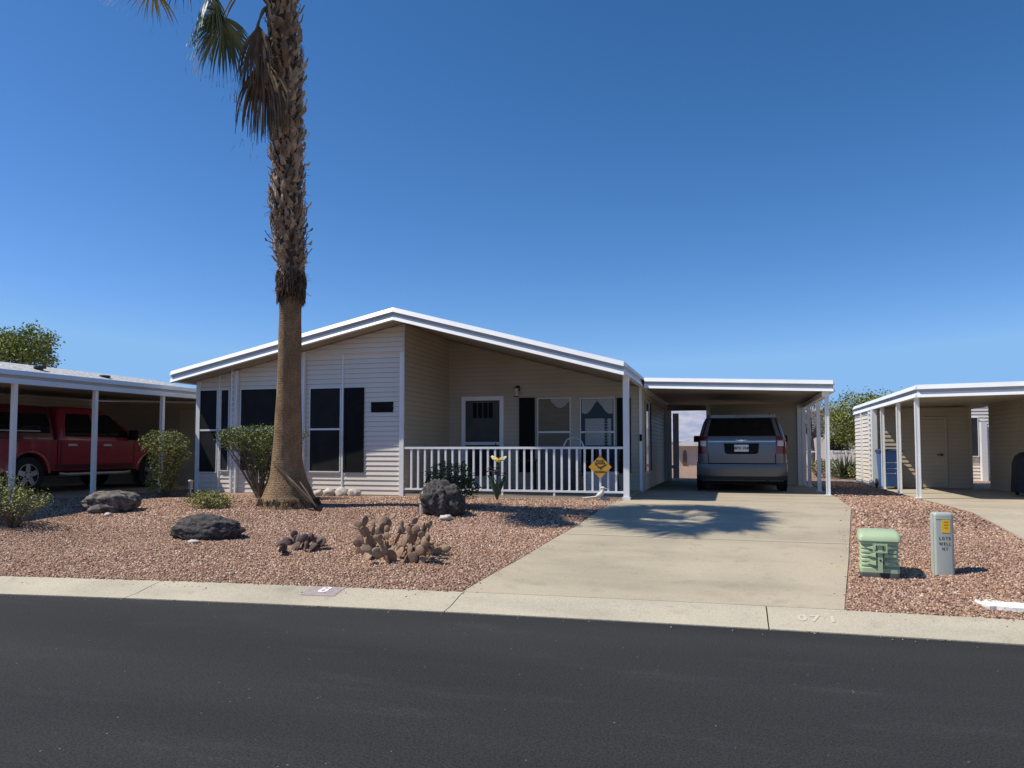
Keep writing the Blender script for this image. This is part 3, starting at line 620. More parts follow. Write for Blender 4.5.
m_ = MB(); m_.box(-2.85,-2.28,15.2,15.6,.667,1.08)
for k in range(6): m_.box(-2.84,-2.29,15.185,15.2,.70+k*.06,.735+k*.06)
m_.build('body', mt['storage'], sb); m_ = MB(); m_.box(-2.88,-2.25,15.17,15.62,1.082,1.13); m_.build('lid', mt['storage'], sb)
# ------------------------------------------------------------------ carports
def post(root, x, y, z0, z1, s_=.075):
    m__ = MB(); m__.box(x-s_/2,x+s_/2,y-s_/2,y+s_/2,z0,z1); m__.box(x-s_/2-.004,x-s_/2+.012,y-s_/2-.006,y-s_/2-.0005,z0,z1); m__.box(x+s_/2-.012,x+s_/2+.004,y-s_/2-.006,y-s_/2-.0005,z0,z1)
    m__.box(x-.07,x+.07,y-.07,y+.07,z0,z0+.012); return m__.build('post', mt['white'], root)
cpt = thing('carport', 'flat white metal carport roof over the driveway, attached to the right of the white home', 'carport', (.1,20.5,.62))
CY0, CY1 = 16.78, 24.2; zl, zr = 3.185, 3.03
m_ = MB(); m_.add([(-1.84,CY0,zl-.02),(2.05,CY0,zr-.02),(2.05,CY1,zr-.02),(-1.84,CY1,zl-.02)], [(0,1,2,3)], 0)
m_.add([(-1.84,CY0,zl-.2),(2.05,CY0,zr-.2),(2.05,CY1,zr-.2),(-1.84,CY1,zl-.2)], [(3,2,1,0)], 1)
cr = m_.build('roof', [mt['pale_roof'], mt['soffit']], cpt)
fascia(cr, (-1.84,CY0,zl), (2.05,CY0,zr), (0,-1,0), .235); fascia(cr, (2.05,CY0,zr), (2.05,CY1,zr), (1,0,0), .235)
m_ = MB(); m_.box(1.84,1.98,CY0+.07,CY1,zr-.335,zr-.226); m_.build('beam', mt['white'], cpt)
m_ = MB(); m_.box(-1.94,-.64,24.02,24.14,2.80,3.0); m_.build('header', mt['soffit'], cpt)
for y in (16.92,18.55,20.75): post(cpt, 1.93, y, .63, zr-.335)
shd = thing('storage_shed', 'cream sided storage shed closing the back of the carport behind the minivan', 'shed', (.65,22.8,.62))
m_ = MB(); siding(m_, (-.62,21.4), (1.88,21.4), .64, lambda t: 2.83-.02*t); siding(m_, (-.62,24.1), (-.62,21.4), .64, lambda t: 2.86); siding(m_, (1.88,21.4), (1.88,24.1), .64, lambda t: 2.8); m_.build('wall', [mt['tan_siding'],mt['lap_shade']], shd)
for x in (-.60,1.86):
    m_ = MB(); m_.box(x-.05,x+.05,21.36,21.43,.635,2.8); m_.build('trim', mt['white'], shd)
m_ = MB(); m_.box(1.70,1.80,21.355,21.385,.635,2.79); m_.build('trim', mt['white'], shd)
# ------------------------------------------------------------------ vehicles
def wheel(root, x, y, r, wd, side, spokes=6):
    """wheel > tyre, rim ; side -1 / +1 = outer face along x"""
    cx = x+side*wd/2; m__ = MB(); n = 28
    prof = [(wd/2,r*.62),(wd/2,r*.9),(wd/2-.03,r),(-wd/2+.03,r),(-wd/2,r*.9),(-wd/2,r*.62)]
    m__.loft([[(x+side*p, y+q*math.cos(2*math.pi*k/n), r+q*math.sin(2*math.pi*k/n)) for k in range(n)] for p, q in prof], 0, False)
    m__.cyl((x-.02 if side > 0 else x, y, r),'x',r*.64,.02,n)
    ty = m__.build('wheel', mt['rubber'], root, 40, world=False)
    m__ = MB(); xo = x+side*(wd/2-.012)
    m__.loft([[(x+side*(wd/2-.004), y+q*math.cos(2*math.pi*k/n), r+q*math.sin(2*math.pi*k/n)) for k in range(n)] for q in (r*.66, r*.57)] + [[(x+side*.02, y+r*.55*math.cos(2*math.pi*k/n), r+r*.55*math.sin(2*math.pi*k/n)) for k in range(n)]], 0, False)
    for s_ in range(spokes):
        a = 2*math.pi*s_/spokes+.3; ca, sa = math.cos(a), math.sin(a); pts = []
        for q, hw in ((r*.10,.055*r/.35),(r*.6,.042*r/.35)):
            pts += [(xo, y+q*ca-hw*sa, r+q*sa+hw*ca), (xo, y+q*ca+hw*sa, r+q*sa-hw*ca)]
        m__.add(pts+[(p[0]-side*.03,p[1],p[2]) for p in pts], [(0,1,3,2),(0,2,6,4),(1,5,7,3),(2,3,7,6)])
    m__.cyl((xo-.012,y,r),'x',r*.16,.024,14); m__.build('rim', mt['rim'], ty, world=False)
def rr(w, y0, y1, rb, rf, z, n=6):
    out = []
    for cx, cy, a0, q in ((w-rf,y1-rf,0,rf),(-w+rf,y1-rf,90,rf),(-w+rb,y0+rb,180,rb),(w-rb,y0+rb,270,rb)):
        for k in range(n+1):
            a = R(a0+90*k/n); out.append((cx+q*math.cos(a), cy+q*math.sin(a), z))
    return out
def van_body(root, paint, bump, levels, glassz, L_):
    pass
def interp(tab, z):
    zz = [t[0] for t in tab]; return [float(np.interp(z, zz, [t[k] for t in tab])) for k in range(1, len(tab[0]))]
# silver minivan: rear towards the street; local y=0 at the rear bumper, +y = forward
van = thing('minivan', 'silver minivan parked tail out under the white carport', 'minivan', (.22,17.62,.636))
VT = [ # z, half width, rear y, front y
 (.24,.90,.12,4.95),(.32,.955,.06,5.05),(.42,.985,.03,5.10),(.56,.99,.015,5.10),(.625,.985,.03,5.08),(.64,.965,.085,5.05),(.80,.965,.075,4.98),(.95,.962,.075,4.85),(1.10,.955,.08,4.55),(1.17,.945,.09,4.2),(1.24,.93,.125,3.95),(1.40,.89,.20,3.65),(1.55,.845,.275,3.35),(1.66,.80,.33,3.1),(1.715,.75,.37,2.95),(1.745,.66,.46,2.8),(1.755,.45,.7,2.5)]
m_ = MB(); m_.loft([rr(w_,ya,yb,min(.20,w_*.5),.45,z) for z,w_,ya,yb in VT]); m_.build('body', mt['van'], van, 35, world=False)
def rearpatch(root, nm, ma, outline, off, tab=VT):
    """a panel lying on the tail: outline (x,z) pairs left edge/right edge per height"""
    q = MB(); rows = []
    for z, x0, x1 in outline:
        w_, ya, yb = interp(tab, z); row = []
        for k in range(13):
            x = x0+(x1-x0)*k/12; e = abs(x)-(w_-.20); dy = (.20-math.sqrt(max(0,.20**2-e*e))) if e > 0 else 0
            row.append((x, ya+dy-off, z))
        rows.append(row)
    q.loft(rows, closed=False); return q.build(nm, ma, root, True, world=False)
zz = np.linspace(1.26,1.66,9); rearpatch(van,'rear_window',mt['glass'],[(z,-(.86-.27*(z-1.26)),.86-.27*(z-1.26)) for z in zz],.008)
rearpatch(van,'bumper',mt['van_b'],[(z,-.96,.96) for z in (.33,.42,.5,.56,.60)],.03)
m_ = MB(); m_.loft([rr(.975,.02,.5,.20,.1,z) for z in (.27,.36)]); m_.build('bumper_step', mt['rubber'], van, world=False)
rearpatch(van,'chrome_strip',mt['alu'],[(1.115,-.72,.72),(1.15,-.74,.74)],.018)
rearpatch(van,'tailgate_lower_seam',mt['black'],[(.628,-.72,.72),(.645,-.74,.74)],.014)
for sx in (-1,1):
    a = [(z,sx*.955 if sx < 0 else .735,-.735 if sx < 0 else .955) for z in np.linspace(.86,1.25,7)]
    tl = rearpatch(van,'tail_light',mt['red_lens'],a,.014)
    q = rearpatch(tl,'clear_lens',mt['clear_lens'],[(z,(-.90 if sx < 0 else .77),(-.77 if sx < 0 else .90)) for z in (1.03,1.09,1.15)],.022)
    rearpatch(van,'tailgate_side_seam',mt['black'],[(z,sx*.725-.008,sx*.725+.008) for z in (.645,.75,.86)],.014)
rearpatch(van,'plate_recess',mt['black'],[(.85,-.30,.30),(.88,-.36,.36),(1.09,-.38,.38)],.010)
pl = rearpatch(van,'licence_plate',mt['plate'],[(.905,-.155,.155),(1.06,-.155,.155)],.016)
m_ = MB(); text_on(m_, 'BPX 1R8', .085, (0,.052,.98), (1,0,0), (0,0,1), .002); m_.build('plate_number', M('plate_ink', (.05,.06,.12)), pl, world=False)
m_ = MB()                                                               # winged emblem over the strip
m_.prism([(.035*math.cos(2*math.pi*k/16),1.155+.022*math.sin(2*math.pi*k/16)) for k in range(16)],'y',.045,.06)
for sx in (-1,1): m_.add([(sx*.03,.05,1.165),(sx*.13,.055,1.175),(sx*.12,.055,1.16),(sx*.03,.05,1.145)],[(0,1,2,3)])
m_.build('emblem', mt['chrome'], van, world=False)
m_ = MB(); m_.loft([rr(.74,.20,.75,.12,.1,z) for z in (1.675,1.70,1.74)]); m_.build('roof_spoiler', mt['van'], van, 40, world=False)
m_ = MB(); m_.box(-.12,.12,.185,.2,1.70,1.725); m_.build('brake_light', mt['red_lens'], van, world=False)
m_ = MB(); m_.tube([(0,.26,1.675),(.22,.21,1.60)],.010,6); m_.build('wiper', mt['black'], van, world=False)
for sx in (-1,1):
    m_ = MB(); m_.tube([(sx*.66,.75,1.73),(sx*.66,.85,1.79),(sx*.66,2.6,1.79),(sx*.66,2.75,1.73)],.02,8); m_.build('roof_rail', mt['alu'], van, world=False)
    m_ = MB()
    for ya, yb in ((.45,1.45),(1.52,2.45),(2.52,3.35)):
        rows = []
        for z in np.linspace(1.24,1.60,6):
            w_ = interp(VT,z)[0]+.006; rows.append([(sx*w_,y,z) for y in np.linspace(ya+.25*(z-1.24),yb-.35*(z-1.24)*(ya > 2),5)])
        m_.loft(rows, closed=False)
    m_.build('side_window', mt['glass'], van, world=False)
    m_ = MB(); m_.rbox(sx*1.0-.09+sx*.10, sx*1.0+.09+sx*.10, 3.15,3.30,1.15,1.32,.05); m_.build('side_mirror', mt['black'], van, 40, world=False)
    m_ = MB(); m_.box(sx*.99-.012,sx*.99+.012,1.75,1.95,.98,1.02); m_.box(sx*.985-.01,sx*.985+.01,.4,4.6,.68,.70); m_.build('door_handle', mt['chrome'], van, world=False)
    for yy in (.98,4.06):
        m_ = MB(); m_.cyl((sx*.955,yy,.36),'x',.40,sx*.038,28); m_.build('wheel_arch', mt['black'], van, world=False)
        wheel(van, sx*.90, yy, .345, .22, sx)
m_ = MB(); m_.box(-.85,.85,.3,4.9,.16,.26); m_.tube([(.55,.05,.22),(.55,.5,.22)],.03,10); m_.build('underbody', mt['black'], van, world=False)
# red pickup with a canopy, nose away from the street ; local +y forward, right side at +x faces the yard
trk = thing('pickup_truck', 'dark red pickup truck with canopy parked under the left carport', 'pickup truck', (-15.16,11.05,.64))
HW = .98; AR = .46; WY = (1.28, 4.78); WR = .40
def archpts(cy, z0, n=12): 
    a0 = math.asin((z0-.42)/AR) if abs(z0-.42) < AR else 0
    return [(cy+AR*math.cos(a), .42+AR*math.sin(a)) for a in np.linspace(a0, math.pi-a0, n)]
def sideshell(z0, z1top, ya, yb): pass
prof = [(0,.56),(0.02,1.14),(5.55,1.14),(5.72,1.05),(5.80,.62),(5.74,.45)]
poly = [(5.72,.48)] + archpts(WY[1], .48) + archpts(WY[0], .48) + [(.05,.52),(0,.72),(.0,1.10),(.03,1.16),(4.25,1.16),(5.35,1.12),(5.62,1.05),(5.74,.9)]
m_ = MB(); m_.prism(poly,'x',-HW,HW); body = m_.build('body', mt['truck'], trk, world=False)
m_ = MB(); m_.box(-.9,.9,.1,5.6,.38,.50); m_.box(-.7,.7,.8,1.8,.45,1.0); m_.box(-.7,.7,4.3,5.2,.45,1.0); m_.build('underbody', mt['black'], trk, world=False)
for sx in (-1,1):
    for cy in WY:                                                       # flared arch lips
        m_ = MB(); pts = archpts(cy,.44,16); outr = [(cy+(y-cy)*1.16,.42+(z-.42)*1.16) for y,z in pts]
        m_.loft([[(sx*(HW+.001),y,z) for y,z in outr],[(sx*(HW+.028),y,z) for y,z in [(cy+(y-cy)*1.08,.42+(z-.42)*1.08) for y,z in pts]],[(sx*(HW+.02),y,z) for y,z in pts]], closed=False)
        m_.build('fender_flare', mt['truck'], trk, 50, world=False)
    m_ = MB(); m_.tube([(sx*(HW+.03),2.0,.42),(sx*(HW+.06),2.15,.40),(sx*(HW+.06),3.85,.40),(sx*(HW+.03),4.0,.42)],.035,8); m_.build('running_board', mt['alu'], trk, world=False)
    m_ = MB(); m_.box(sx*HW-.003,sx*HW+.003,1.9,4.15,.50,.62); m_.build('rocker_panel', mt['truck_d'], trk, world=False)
def cabring(z, hw, ya, yb): return rr(hw, ya, yb, .10, .14, z, 4)
m_ = MB(); m_.loft([cabring(1.155,.965,2.02,4.45),cabring(1.25,.955,2.03,4.40),cabring(1.65,.86,2.06,3.78),cabring(1.84,.80,2.12,3.42),cabring(1.905,.74,2.2,3.28),cabring(1.925,.6,2.35,3.1)]); m_.build('cab', mt['truck'], trk, 35, world=False)
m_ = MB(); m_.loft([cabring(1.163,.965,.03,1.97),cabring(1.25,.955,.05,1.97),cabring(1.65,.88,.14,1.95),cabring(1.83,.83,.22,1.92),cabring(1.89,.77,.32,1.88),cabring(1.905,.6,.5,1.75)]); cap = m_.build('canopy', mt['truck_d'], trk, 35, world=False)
def sidepatch(root, nm, ma, rows, off, tab):
    q = MB(); q.loft([[(float(np.interp(z,[t[0] for t in tab],[t[1] for t in tab]))+off,y,z) for y in np.linspace(y0_,y1_,6)] for z,y0_,y1_ in rows], closed=False)
    return q.build(nm, ma, root, world=False)
CT = [(1.155,.965),(1.25,.955),(1.65,.86),(1.84,.80)]; KT = [(1.163,.965),(1.25,.955),(1.65,.88),(1.83,.83)]
sidepatch(cap,'window',mt['glass'],[(1.30,.22,1.80),(1.5,.26,1.80),(1.72,.34,1.76)],.006,KT)
sidepatch(cap,'window_sash',mt['alu'],[(1.33,.5,1.55),(1.355,.5,1.55)],.012,KT)
d1 = sidepatch(trk,'door_window',mt['glass'],[(1.24,2.18,2.98),(1.5,2.2,2.96),(1.76,2.28,2.92)],.006,CT)
d2 = sidepatch(trk,'door_window',mt['glass'],[(1.24,3.08,4.12),(1.5,3.08,3.82),(1.76,3.08,3.46)],.006,CT)
for nm, y in (('door_seam',2.05),('door_seam',3.03),('door_seam',4.16)):
    m_ = MB(); m_.box(HW,HW+.003,y-.009,y+.009,.62,1.15); m_.build(nm, mt['black'], trk, world=False)
m_ = MB(); m_.box(HW,HW+.002,1.95,1.975,.55,1.155); m_.build('bed_gap', mt['black'], trk, world=False)
m_ = MB(); m_.box(HW,HW+.004,.05,5.5,1.118,1.128); m_.build('body_crease', mt['truck_d'], trk, world=False)
for y in (2.22,3.20):
    m_ = MB(); m_.tube([(HW+.02,y,1.045),(HW+.04,y+.03,1.05),(HW+.04,y+.19,1.05),(HW+.02,y+.22,1.045)],.026,8); m_.build('door_handle', mt['plate'], trk, world=False)
m_ = MB(); m_.rbox(HW+.02,HW+.24,3.92,4.06,1.18,1.42,.05); m_.box(HW-.03,HW+.05,3.97,4.02,1.20,1.26); m_.build('side_mirror', mt['black'], trk, 40, world=False)
m_ = MB(); m_.loft([[(x,4.42,1.25) for x in np.linspace(-.78,.78,7)],[(x,3.80,1.66) for x in np.linspace(-.72,.72,7)],[(x,3.46,1.83) for x in np.linspace(-.64,.64,7)]], closed=False); m_.build('windshield', mt['glass'], trk, world=False)
for sx in (-1,1):
    for cy in WY: wheel(trk, sx*.84, cy, WR, .26, sx, 5)
    m_ = MB(); m_.box(sx*.9-.07,sx*.9+.07,-.012,.06,.80,1.12); m_.build('tail_light', mt['red_lens'], trk, world=False)
m_ = MB(); m_.rbox(-.95,.95,-.12,.05,.50,.70,.05); m_.build('rear_bumper', mt['chrome'], trk, 40, world=False)
m_ = MB(); m_.rbox(-.97,.97,5.70,5.88,.46,.72,.06); m_.build('front_bumper', mt['chrome'], trk, 40, world=False)
# ------------------------------------------------------------------ left neighbour
XN = -12.5
lc = thing('carport', 'white carport on slim posts sheltering the red pickup at the left', 'carport', (-15,12.5,.62))
yA, yB = 8.2, 17.6; zt0 = 3.02
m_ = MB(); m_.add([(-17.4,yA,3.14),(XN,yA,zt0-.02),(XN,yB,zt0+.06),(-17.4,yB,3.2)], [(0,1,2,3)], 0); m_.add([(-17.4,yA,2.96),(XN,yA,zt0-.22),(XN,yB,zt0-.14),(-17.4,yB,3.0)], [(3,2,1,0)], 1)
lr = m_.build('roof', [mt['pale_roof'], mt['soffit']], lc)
fascia(lr, (XN,yA,zt0), (XN,yB,zt0+.07), (1,0,0), .25); fascia(lr, (-17.4,yA,3.16), (XN,yA,zt0), (0,-1,0), .24)
for y in (8.5,10.58,12.40,14.3,16.3): post(lc, XN-.06, y, .60, zt0-.20, .072)
ln = thing('mobile_home', 'neighbouring cream home with pale shingled roof behind the red pickup', 'house', (-22,18,.62))
m_ = MB(); siding(m_, (-17.45,7.5), (-17.45,27), .63, lambda t: 3.1); siding(m_, (-26.5,7.5), (-17.45,7.5), .63, lambda t: 3.1+.9*(1-abs(2*t-1))); m_.build('wall', [mt['siding'],mt['lap_shade']], ln)
rz0 = PX(0,361.5,-20.6); rz1 = PX(140,377.5,-20.6)
m_ = MB(); zr_ = rz0.z
m_.add([(-17.2,7,3.22),(-17.2,27.6,3.22),(-20.6,rz1.y+.6,zr_),(-20.6,6.8,zr_),(-26.8,27.6,3.1),(-26.8,7,3.1)], [(0,1,2,3),(3,2,4,5),(1,4,2)]); rf = m_.build('roof', mt['shingle'], ln)
for u, v in ((105,375.5),(40,366.5)):
    p = PX(u,v,-19.9); m_ = MB(); m_.cyl((p.x,p.y,p.z-.3),'z',.09,.25,12); m_.cyl((p.x,p.y,p.z-.06),'z',.17,.06,12); m_.build('roof_vent', mt['dark_metal'], rf)
lsh = thing('storage_shed', 'tan sided storage shed at the back of the left carport', 'shed', (-15,18,.62))
m_ = MB(); siding(m_, (-17.4,17.1), (-12.62,17.1), .63, lambda t: 2.95-.15*t); siding(m_, (-12.62,17.1), (-12.62,20), .63, lambda t: 2.8); m_.build('wall', [mt['tan_siding'],mt['lap_shade']], lsh)
m_ = MB(); m_.box(-14.4,-13.5,17.04,17.075,.66,2.66); m_.build('door', mt['tan_siding'], lsh)
m_ = MB(); m_.add([(-17.4,17.0,3.0),(-12.6,17.0,2.84),(-12.6,20.1,2.84),(-17.4,20.1,3.0)], [(0,1,2,3)]); m_.build('roof', mt['pale_roof'], lsh)
# ------------------------------------------------------------------ right neighbour
rc = thing('carport', 'white carport with three slim posts over the neighbouring driveway at the right', 'carport', (5,19.5,.62))
RX, RY0, RY1 = 3.48, 16.15, 23.95
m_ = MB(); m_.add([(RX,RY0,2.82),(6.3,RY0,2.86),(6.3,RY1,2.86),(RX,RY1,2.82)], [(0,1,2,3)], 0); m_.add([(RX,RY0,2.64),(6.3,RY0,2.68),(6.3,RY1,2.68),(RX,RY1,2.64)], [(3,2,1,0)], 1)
rr_ = m_.build('roof', [mt['pale_roof'], mt['soffit']], rc)
fascia(rr_, (RX,RY0,2.845), (6.3,RY0,2.885), (0,-1,0), .245); fascia(rr_, (RX,RY1,2.845), (RX,RY0,2.845), (-1,0,0), .245)
for y in (16.42,18.14,19.95): post(rc, 3.52, y, .635, 2.64)
SY = 20.8
rs = thing('storage_shed', 'tan sided shed with door at the back of the right carport behind the blue bin', 'shed', (4.6,22.3,.62))
m_ = MB(); siding(m_, (3.50,SY), (5.63,SY), .64, lambda t: 2.64); m_.build('wall', [mt['tan_siding'],mt['lap_shade']], rs)
m_ = MB(); siding(m_, (3.50,23.9), (3.50,SY), .64, lambda t: 2.62); m_.build('wall', [mt['siding'],mt['lap_shade']], rs)
m_ = MB(); siding(m_, (5.63,SY), (5.63,23.9), .64, lambda t: 2.64); m_.build('wall', [mt['tan_siding'],mt['lap_shade']], rs)
m_ = MB(); m_.box(3.44,3.52,22.55,22.65,.64,2.60); m_.build('trim', mt['white'], rs)
m_ = MB(); m_.box(3.42,3.54,SY-.06,SY+.06,.64,2.62); m_.build('trim', mt['white'], rs)
m_ = MB(); m_.box(5.58,5.65,SY-.05,SY-.022,.64,2.62); m_.build('trim', mt['tan_siding'], rs)
m_ = MB()
for q in (SY+.22,SY+.60): m_.box(3.44,3.475,q-.04,q+.04,.64,2.61)
for k in range(15): m_.box(3.45,3.47,SY+.26,SY+.56,.68+k*.13,.74+k*.13)
m_.build('lattice', mt['white'], rs)
a, b = PY(919.5,419,SY), PY(945.5,488,SY); m_ = MB()
siding(m_, (a.x,SY-.03), (b.x,SY-.03), .66, lambda t: a.z, .104, .012)
for x0, x1 in ((a.x-.05,a.x),(b.x,b.x+.05)): m_.box(x0,x1,SY-.055,SY-.001,.65,a.z+.05)
m_.box(a.x,b.x,SY-.053,SY-.001,a.z,a.z+.05); dr = m_.build('door', [mt['tan_siding'],mt['lap_shade']], rs)
m_ = MB(); m_.box(b.x-.18,b.x-.05,SY-.11,SY-.09,1.44,1.47); m_.cyl((b.x-.08,SY-.11,1.455),'y',.025,.06,10); m_.build('handle', mt['dark_metal'], dr)
rh = thing('mobile_home', 'neighbouring tan home whose side wall bounds the right carport', 'house', (11,18,.62))
m_ = MB(); siding(m_, (6.10,21.0), (6.10,12.5), .64, lambda t: 3.0); siding(m_, (6.10,12.5), (15,12.5), .64, lambda t: 3.0+.9*(1-abs(2*t-1))); m_.build('wall', [mt['tan_siding'],mt['lap_shade']], rh)
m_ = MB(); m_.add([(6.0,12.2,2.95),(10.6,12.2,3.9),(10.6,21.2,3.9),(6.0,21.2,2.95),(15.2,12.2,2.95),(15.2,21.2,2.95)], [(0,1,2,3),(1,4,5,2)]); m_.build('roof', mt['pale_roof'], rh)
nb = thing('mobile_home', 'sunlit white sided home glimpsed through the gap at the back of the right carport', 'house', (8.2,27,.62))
m_ = MB(); siding(m_, (5.9,26.5), (11,26.5), .5, lambda t: 3.3); m_.build('wall', [mt['siding'],mt['lap_shade']], nb)
a, b = PY(968,418,26.5), PY(978,456,26.5); window(nb, a.x-.5,b.x,b.z,a.z,26.47,mt['screen2'])
a, b = PY(983.5,425,26.2), PY(987,470,26.2); m_ = MB(); m_.box(a.x-.05,b.x+.05,26.25,26.46,b.z-.5,a.z+.1); m_.build('cooler_duct', mt['white'], nb)
# blue rolling bin
a, b = PY(877,449,20.25), PY(902,488,20.25)
bn = thing('wheeled_bin', 'blue wheeled rubbish bin standing against the shed behind the right carport posts', 'bin', (a.x/2+b.x/2,20.3,.645))
hw = (b.x-a.x)/2-.02; Hb = a.z-.645
m_ = MB(); m_.loft([rr(hw*.80,-.22,.22,.05,.05,.04),rr(hw*.82,-.24,.25,.05,.05,.15),rr(hw*.94,-.30,.33,.05,.05,Hb*.9),rr(hw*1.0,-.33,.36,.05,.05,Hb*.905),rr(hw*1.0,-.33,.36,.05,.05,Hb*.94)]); m_.build('body', mt['bin'], bn, 40, world=False)
m_ = MB(); m_.loft([rr(hw*1.05,-.36,.40,.07,.07,Hb*.935),rr(hw*1.05,-.36,.40,.07,.07,Hb*.965),rr(hw*.9,-.28,.36,.07,.07,Hb)]); m_.build('lid', mt['bin_d'], bn, 40, world=False)
m_ = MB(); m_.box(-.13,.13,-.292,-.272,.62,.635); m_.box(-.12,.10,-.30,-.28,.36,.375); m_.box(-.10,.12,-.297,-.279,.48,.49); m_.build('moulded_lettering', mt['plate'], bn, world=False)
for sx in (-1,1):
    m_ = MB(); m_.cyl((sx*hw*.95-.02,.28,.11),'x',.11,.04,18); m_.build('wheel', mt['rubber'], bn, world=False)
m_ = MB(); m_.tube([(-hw*.8,.38,Hb*.9),(-hw*.8,.46,Hb*.92),(hw*.8,.46,Hb*.92),(hw*.8,.38,Hb*.9)],.016,8); m_.build('handle', mt['bin_d'], bn, world=False)
# black covered barbecue, cut by the right edge of the picture
a = PY(1014.5,490,17.9)
bb = thing('covered_barbecue', 'black rounded cover over a barbecue at the right edge beneath the neighbouring carport', 'barbecue', (a.x+.42,17.9,.645))
m_ = MB(); m_.loft([rr(w_,-d_,d_,.08,.08,z,5) for z,w_,d_ in ((.06,.42,.30),(.4,.40,.29),(.66,.39,.28),(.80,.35,.25),(.88,.27,.19),(.91,.15,.10))]); m_.build('cover', mt['cushion'], bb, 50, world=False)
for sx in (-1,1):
    m_ = MB(); m_.cyl((sx*.34-.02,.1,.07),'x',.07,.04,14); m_.build('wheel', mt['rubber'], bb, world=False)
# ------------------------------------------------------------------ plants
def leaves(mb_, pts, size, elong=1.8, up=.2, mi=0):
    """one small folded leaf at each point"""
    for p in pts:
        s_ = size*random.uniform(.6,1.3); a = random.uniform(0,6.283); t = random.uniform(-.9,.9)
        d = Vector((math.cos(a)*math.cos(t), math.sin(a)*math.cos(t), math.sin(t)+up)).normalized()
        q = d.cross(Vector((random.gauss(0,1),random.gauss(0,1),random.gauss(0,1)))).normalized(); n_ = d.cross(q)
        p = Vector(p); L_ = d*s_*elong; W_ = q*s_*.5
        mb_.add([p-L_*.5, p+W_+n_*s_*.12, p+L_*.5, p-W_+n_*s_*.12], [(0,1,2),(0,2,3)], mi)
def blob_pts(blobs, n):
    out = []; ws = [b[1][0]*b[1][1]*b[1][2] for b in blobs]
    for b in random.choices(blobs, ws, k=n):
        while True:
            v = Vector((random.uniform(-1,1),random.uniform(-1,1),random.uniform(-1,1)))
            if .25 < v.length <= 1: break
        if random.random() < .6: v = v.normalized()*random.uniform(.72,1.05)
        out.append((b[0][0]+v.x*b[1][0], b[0][1]+v.y*b[1][1], b[0][2]+v.z*b[1][2]))
    return out
def shrub(label, base, blobs, nleaf, lsize, leafmat, nst, spread, top, stemr=.011, elong=1.8, clump=3, name='shrub', group=None, stemmat=None):
    bx_, by_, bz_ = base; t = thing(name, label, 'shrub', base, 0, group)
    bl = [((bx_+c_[0],by_+c_[1],bz_+c_[2]), r__) for c_, r__ in blobs]
    m__ = MB(); ends = blob_pts(bl, nst)
    for e in ends:
        a = Vector((bx_+random.uniform(-.06,.06),by_+random.uniform(-.06,.06),bz_-.03)); e = Vector(e); mid = a.lerp(e,.5)+Vector((random.uniform(-.08,.08)*spread,random.uniform(-.08,.08)*spread,.05))
        m__.tube([a,mid,e],[stemr,stemr*.7,stemr*.35],5)
        for _ in range(2):
            q = mid.lerp(e,random.uniform(.2,.8)); m__.tube([q,q+Vector((random.uniform(-.14,.14),random.uniform(-.14,.14),random.uniform(.02,.16)))],[stemr*.45,stemr*.2],4)
    m__.build('stems', stemmat or mt['twig'], t)
    m__ = MB(); pts = []
    for p in blob_pts(bl, nleaf//clump):
        for _ in range(clump): pts.append((p[0]+random.gauss(0,.025),p[1]+random.gauss(0,.025),p[2]+random.gauss(0,.025)))
    leaves(m__, pts, lsize, elong); m__.build('foliage', leafmat, t); return t
def gp(x, y): return (x, y, gy(x, y))
shrub('straggly yellow green shrub at the left edge of the gravel yard', gp(-10.72,9.05), [((-.02,0,.40),(.52,.34,.22)),((-.35,.1,.55),(.35,.3,.28)),((.42,-.02,.46),(.30,.22,.15))], 2300, .021, mt['leaf_c'], 75, 1.5, .7, .006)
shrub('tall clipped shrub growing in front of the last left carport post', gp(-11.15,12.85), [((-.05,0,1.12),(.52,.40,.26)),((.0,0,.75),(.36,.32,.35)),((-.10,0,.32),(.34,.3,.25)),((.46,0,.85),(.16,.14,.09))], 5600, .023, mt['leaf_b'], 36, 1, 1.3, .012)
shrub('low bright yellow green shrub in the gravel below the narrow front window', gp(-9.0,11.45), [((0,0,.14),(.40,.32,.15)),((.18,0,.10),(.24,.25,.11)),((-.12,0,.20),(.22,.25,.10))], 1700, .023, mt['leaf_c'], 16, 1, .3, .006)
shrub('vase shaped green shrub with bare stems and clipped flat top left of the palm', gp(-8.95,12.9), [((.0,0,1.28),(.98,.5,.16)),((.0,0,1.10),(.86,.46,.20)),((.25,.05,.75),(.46,.35,.36)),((-.65,0,1.20),(.32,.3,.16))], 9000, .025, mt['leaf_a'], 60, .8, 1.4, .014)
shrub('rounded dark green shrub growing behind the black boulder', gp(-4.75,12.35), [((0,0,.52),(.42,.36,.25)),((.22,0,.36),(.34,.3,.22)),((-.15,0,.34),(.3,.3,.22))], 3200, .027, mt['leaf_d'], 24, 1, .6, .01)
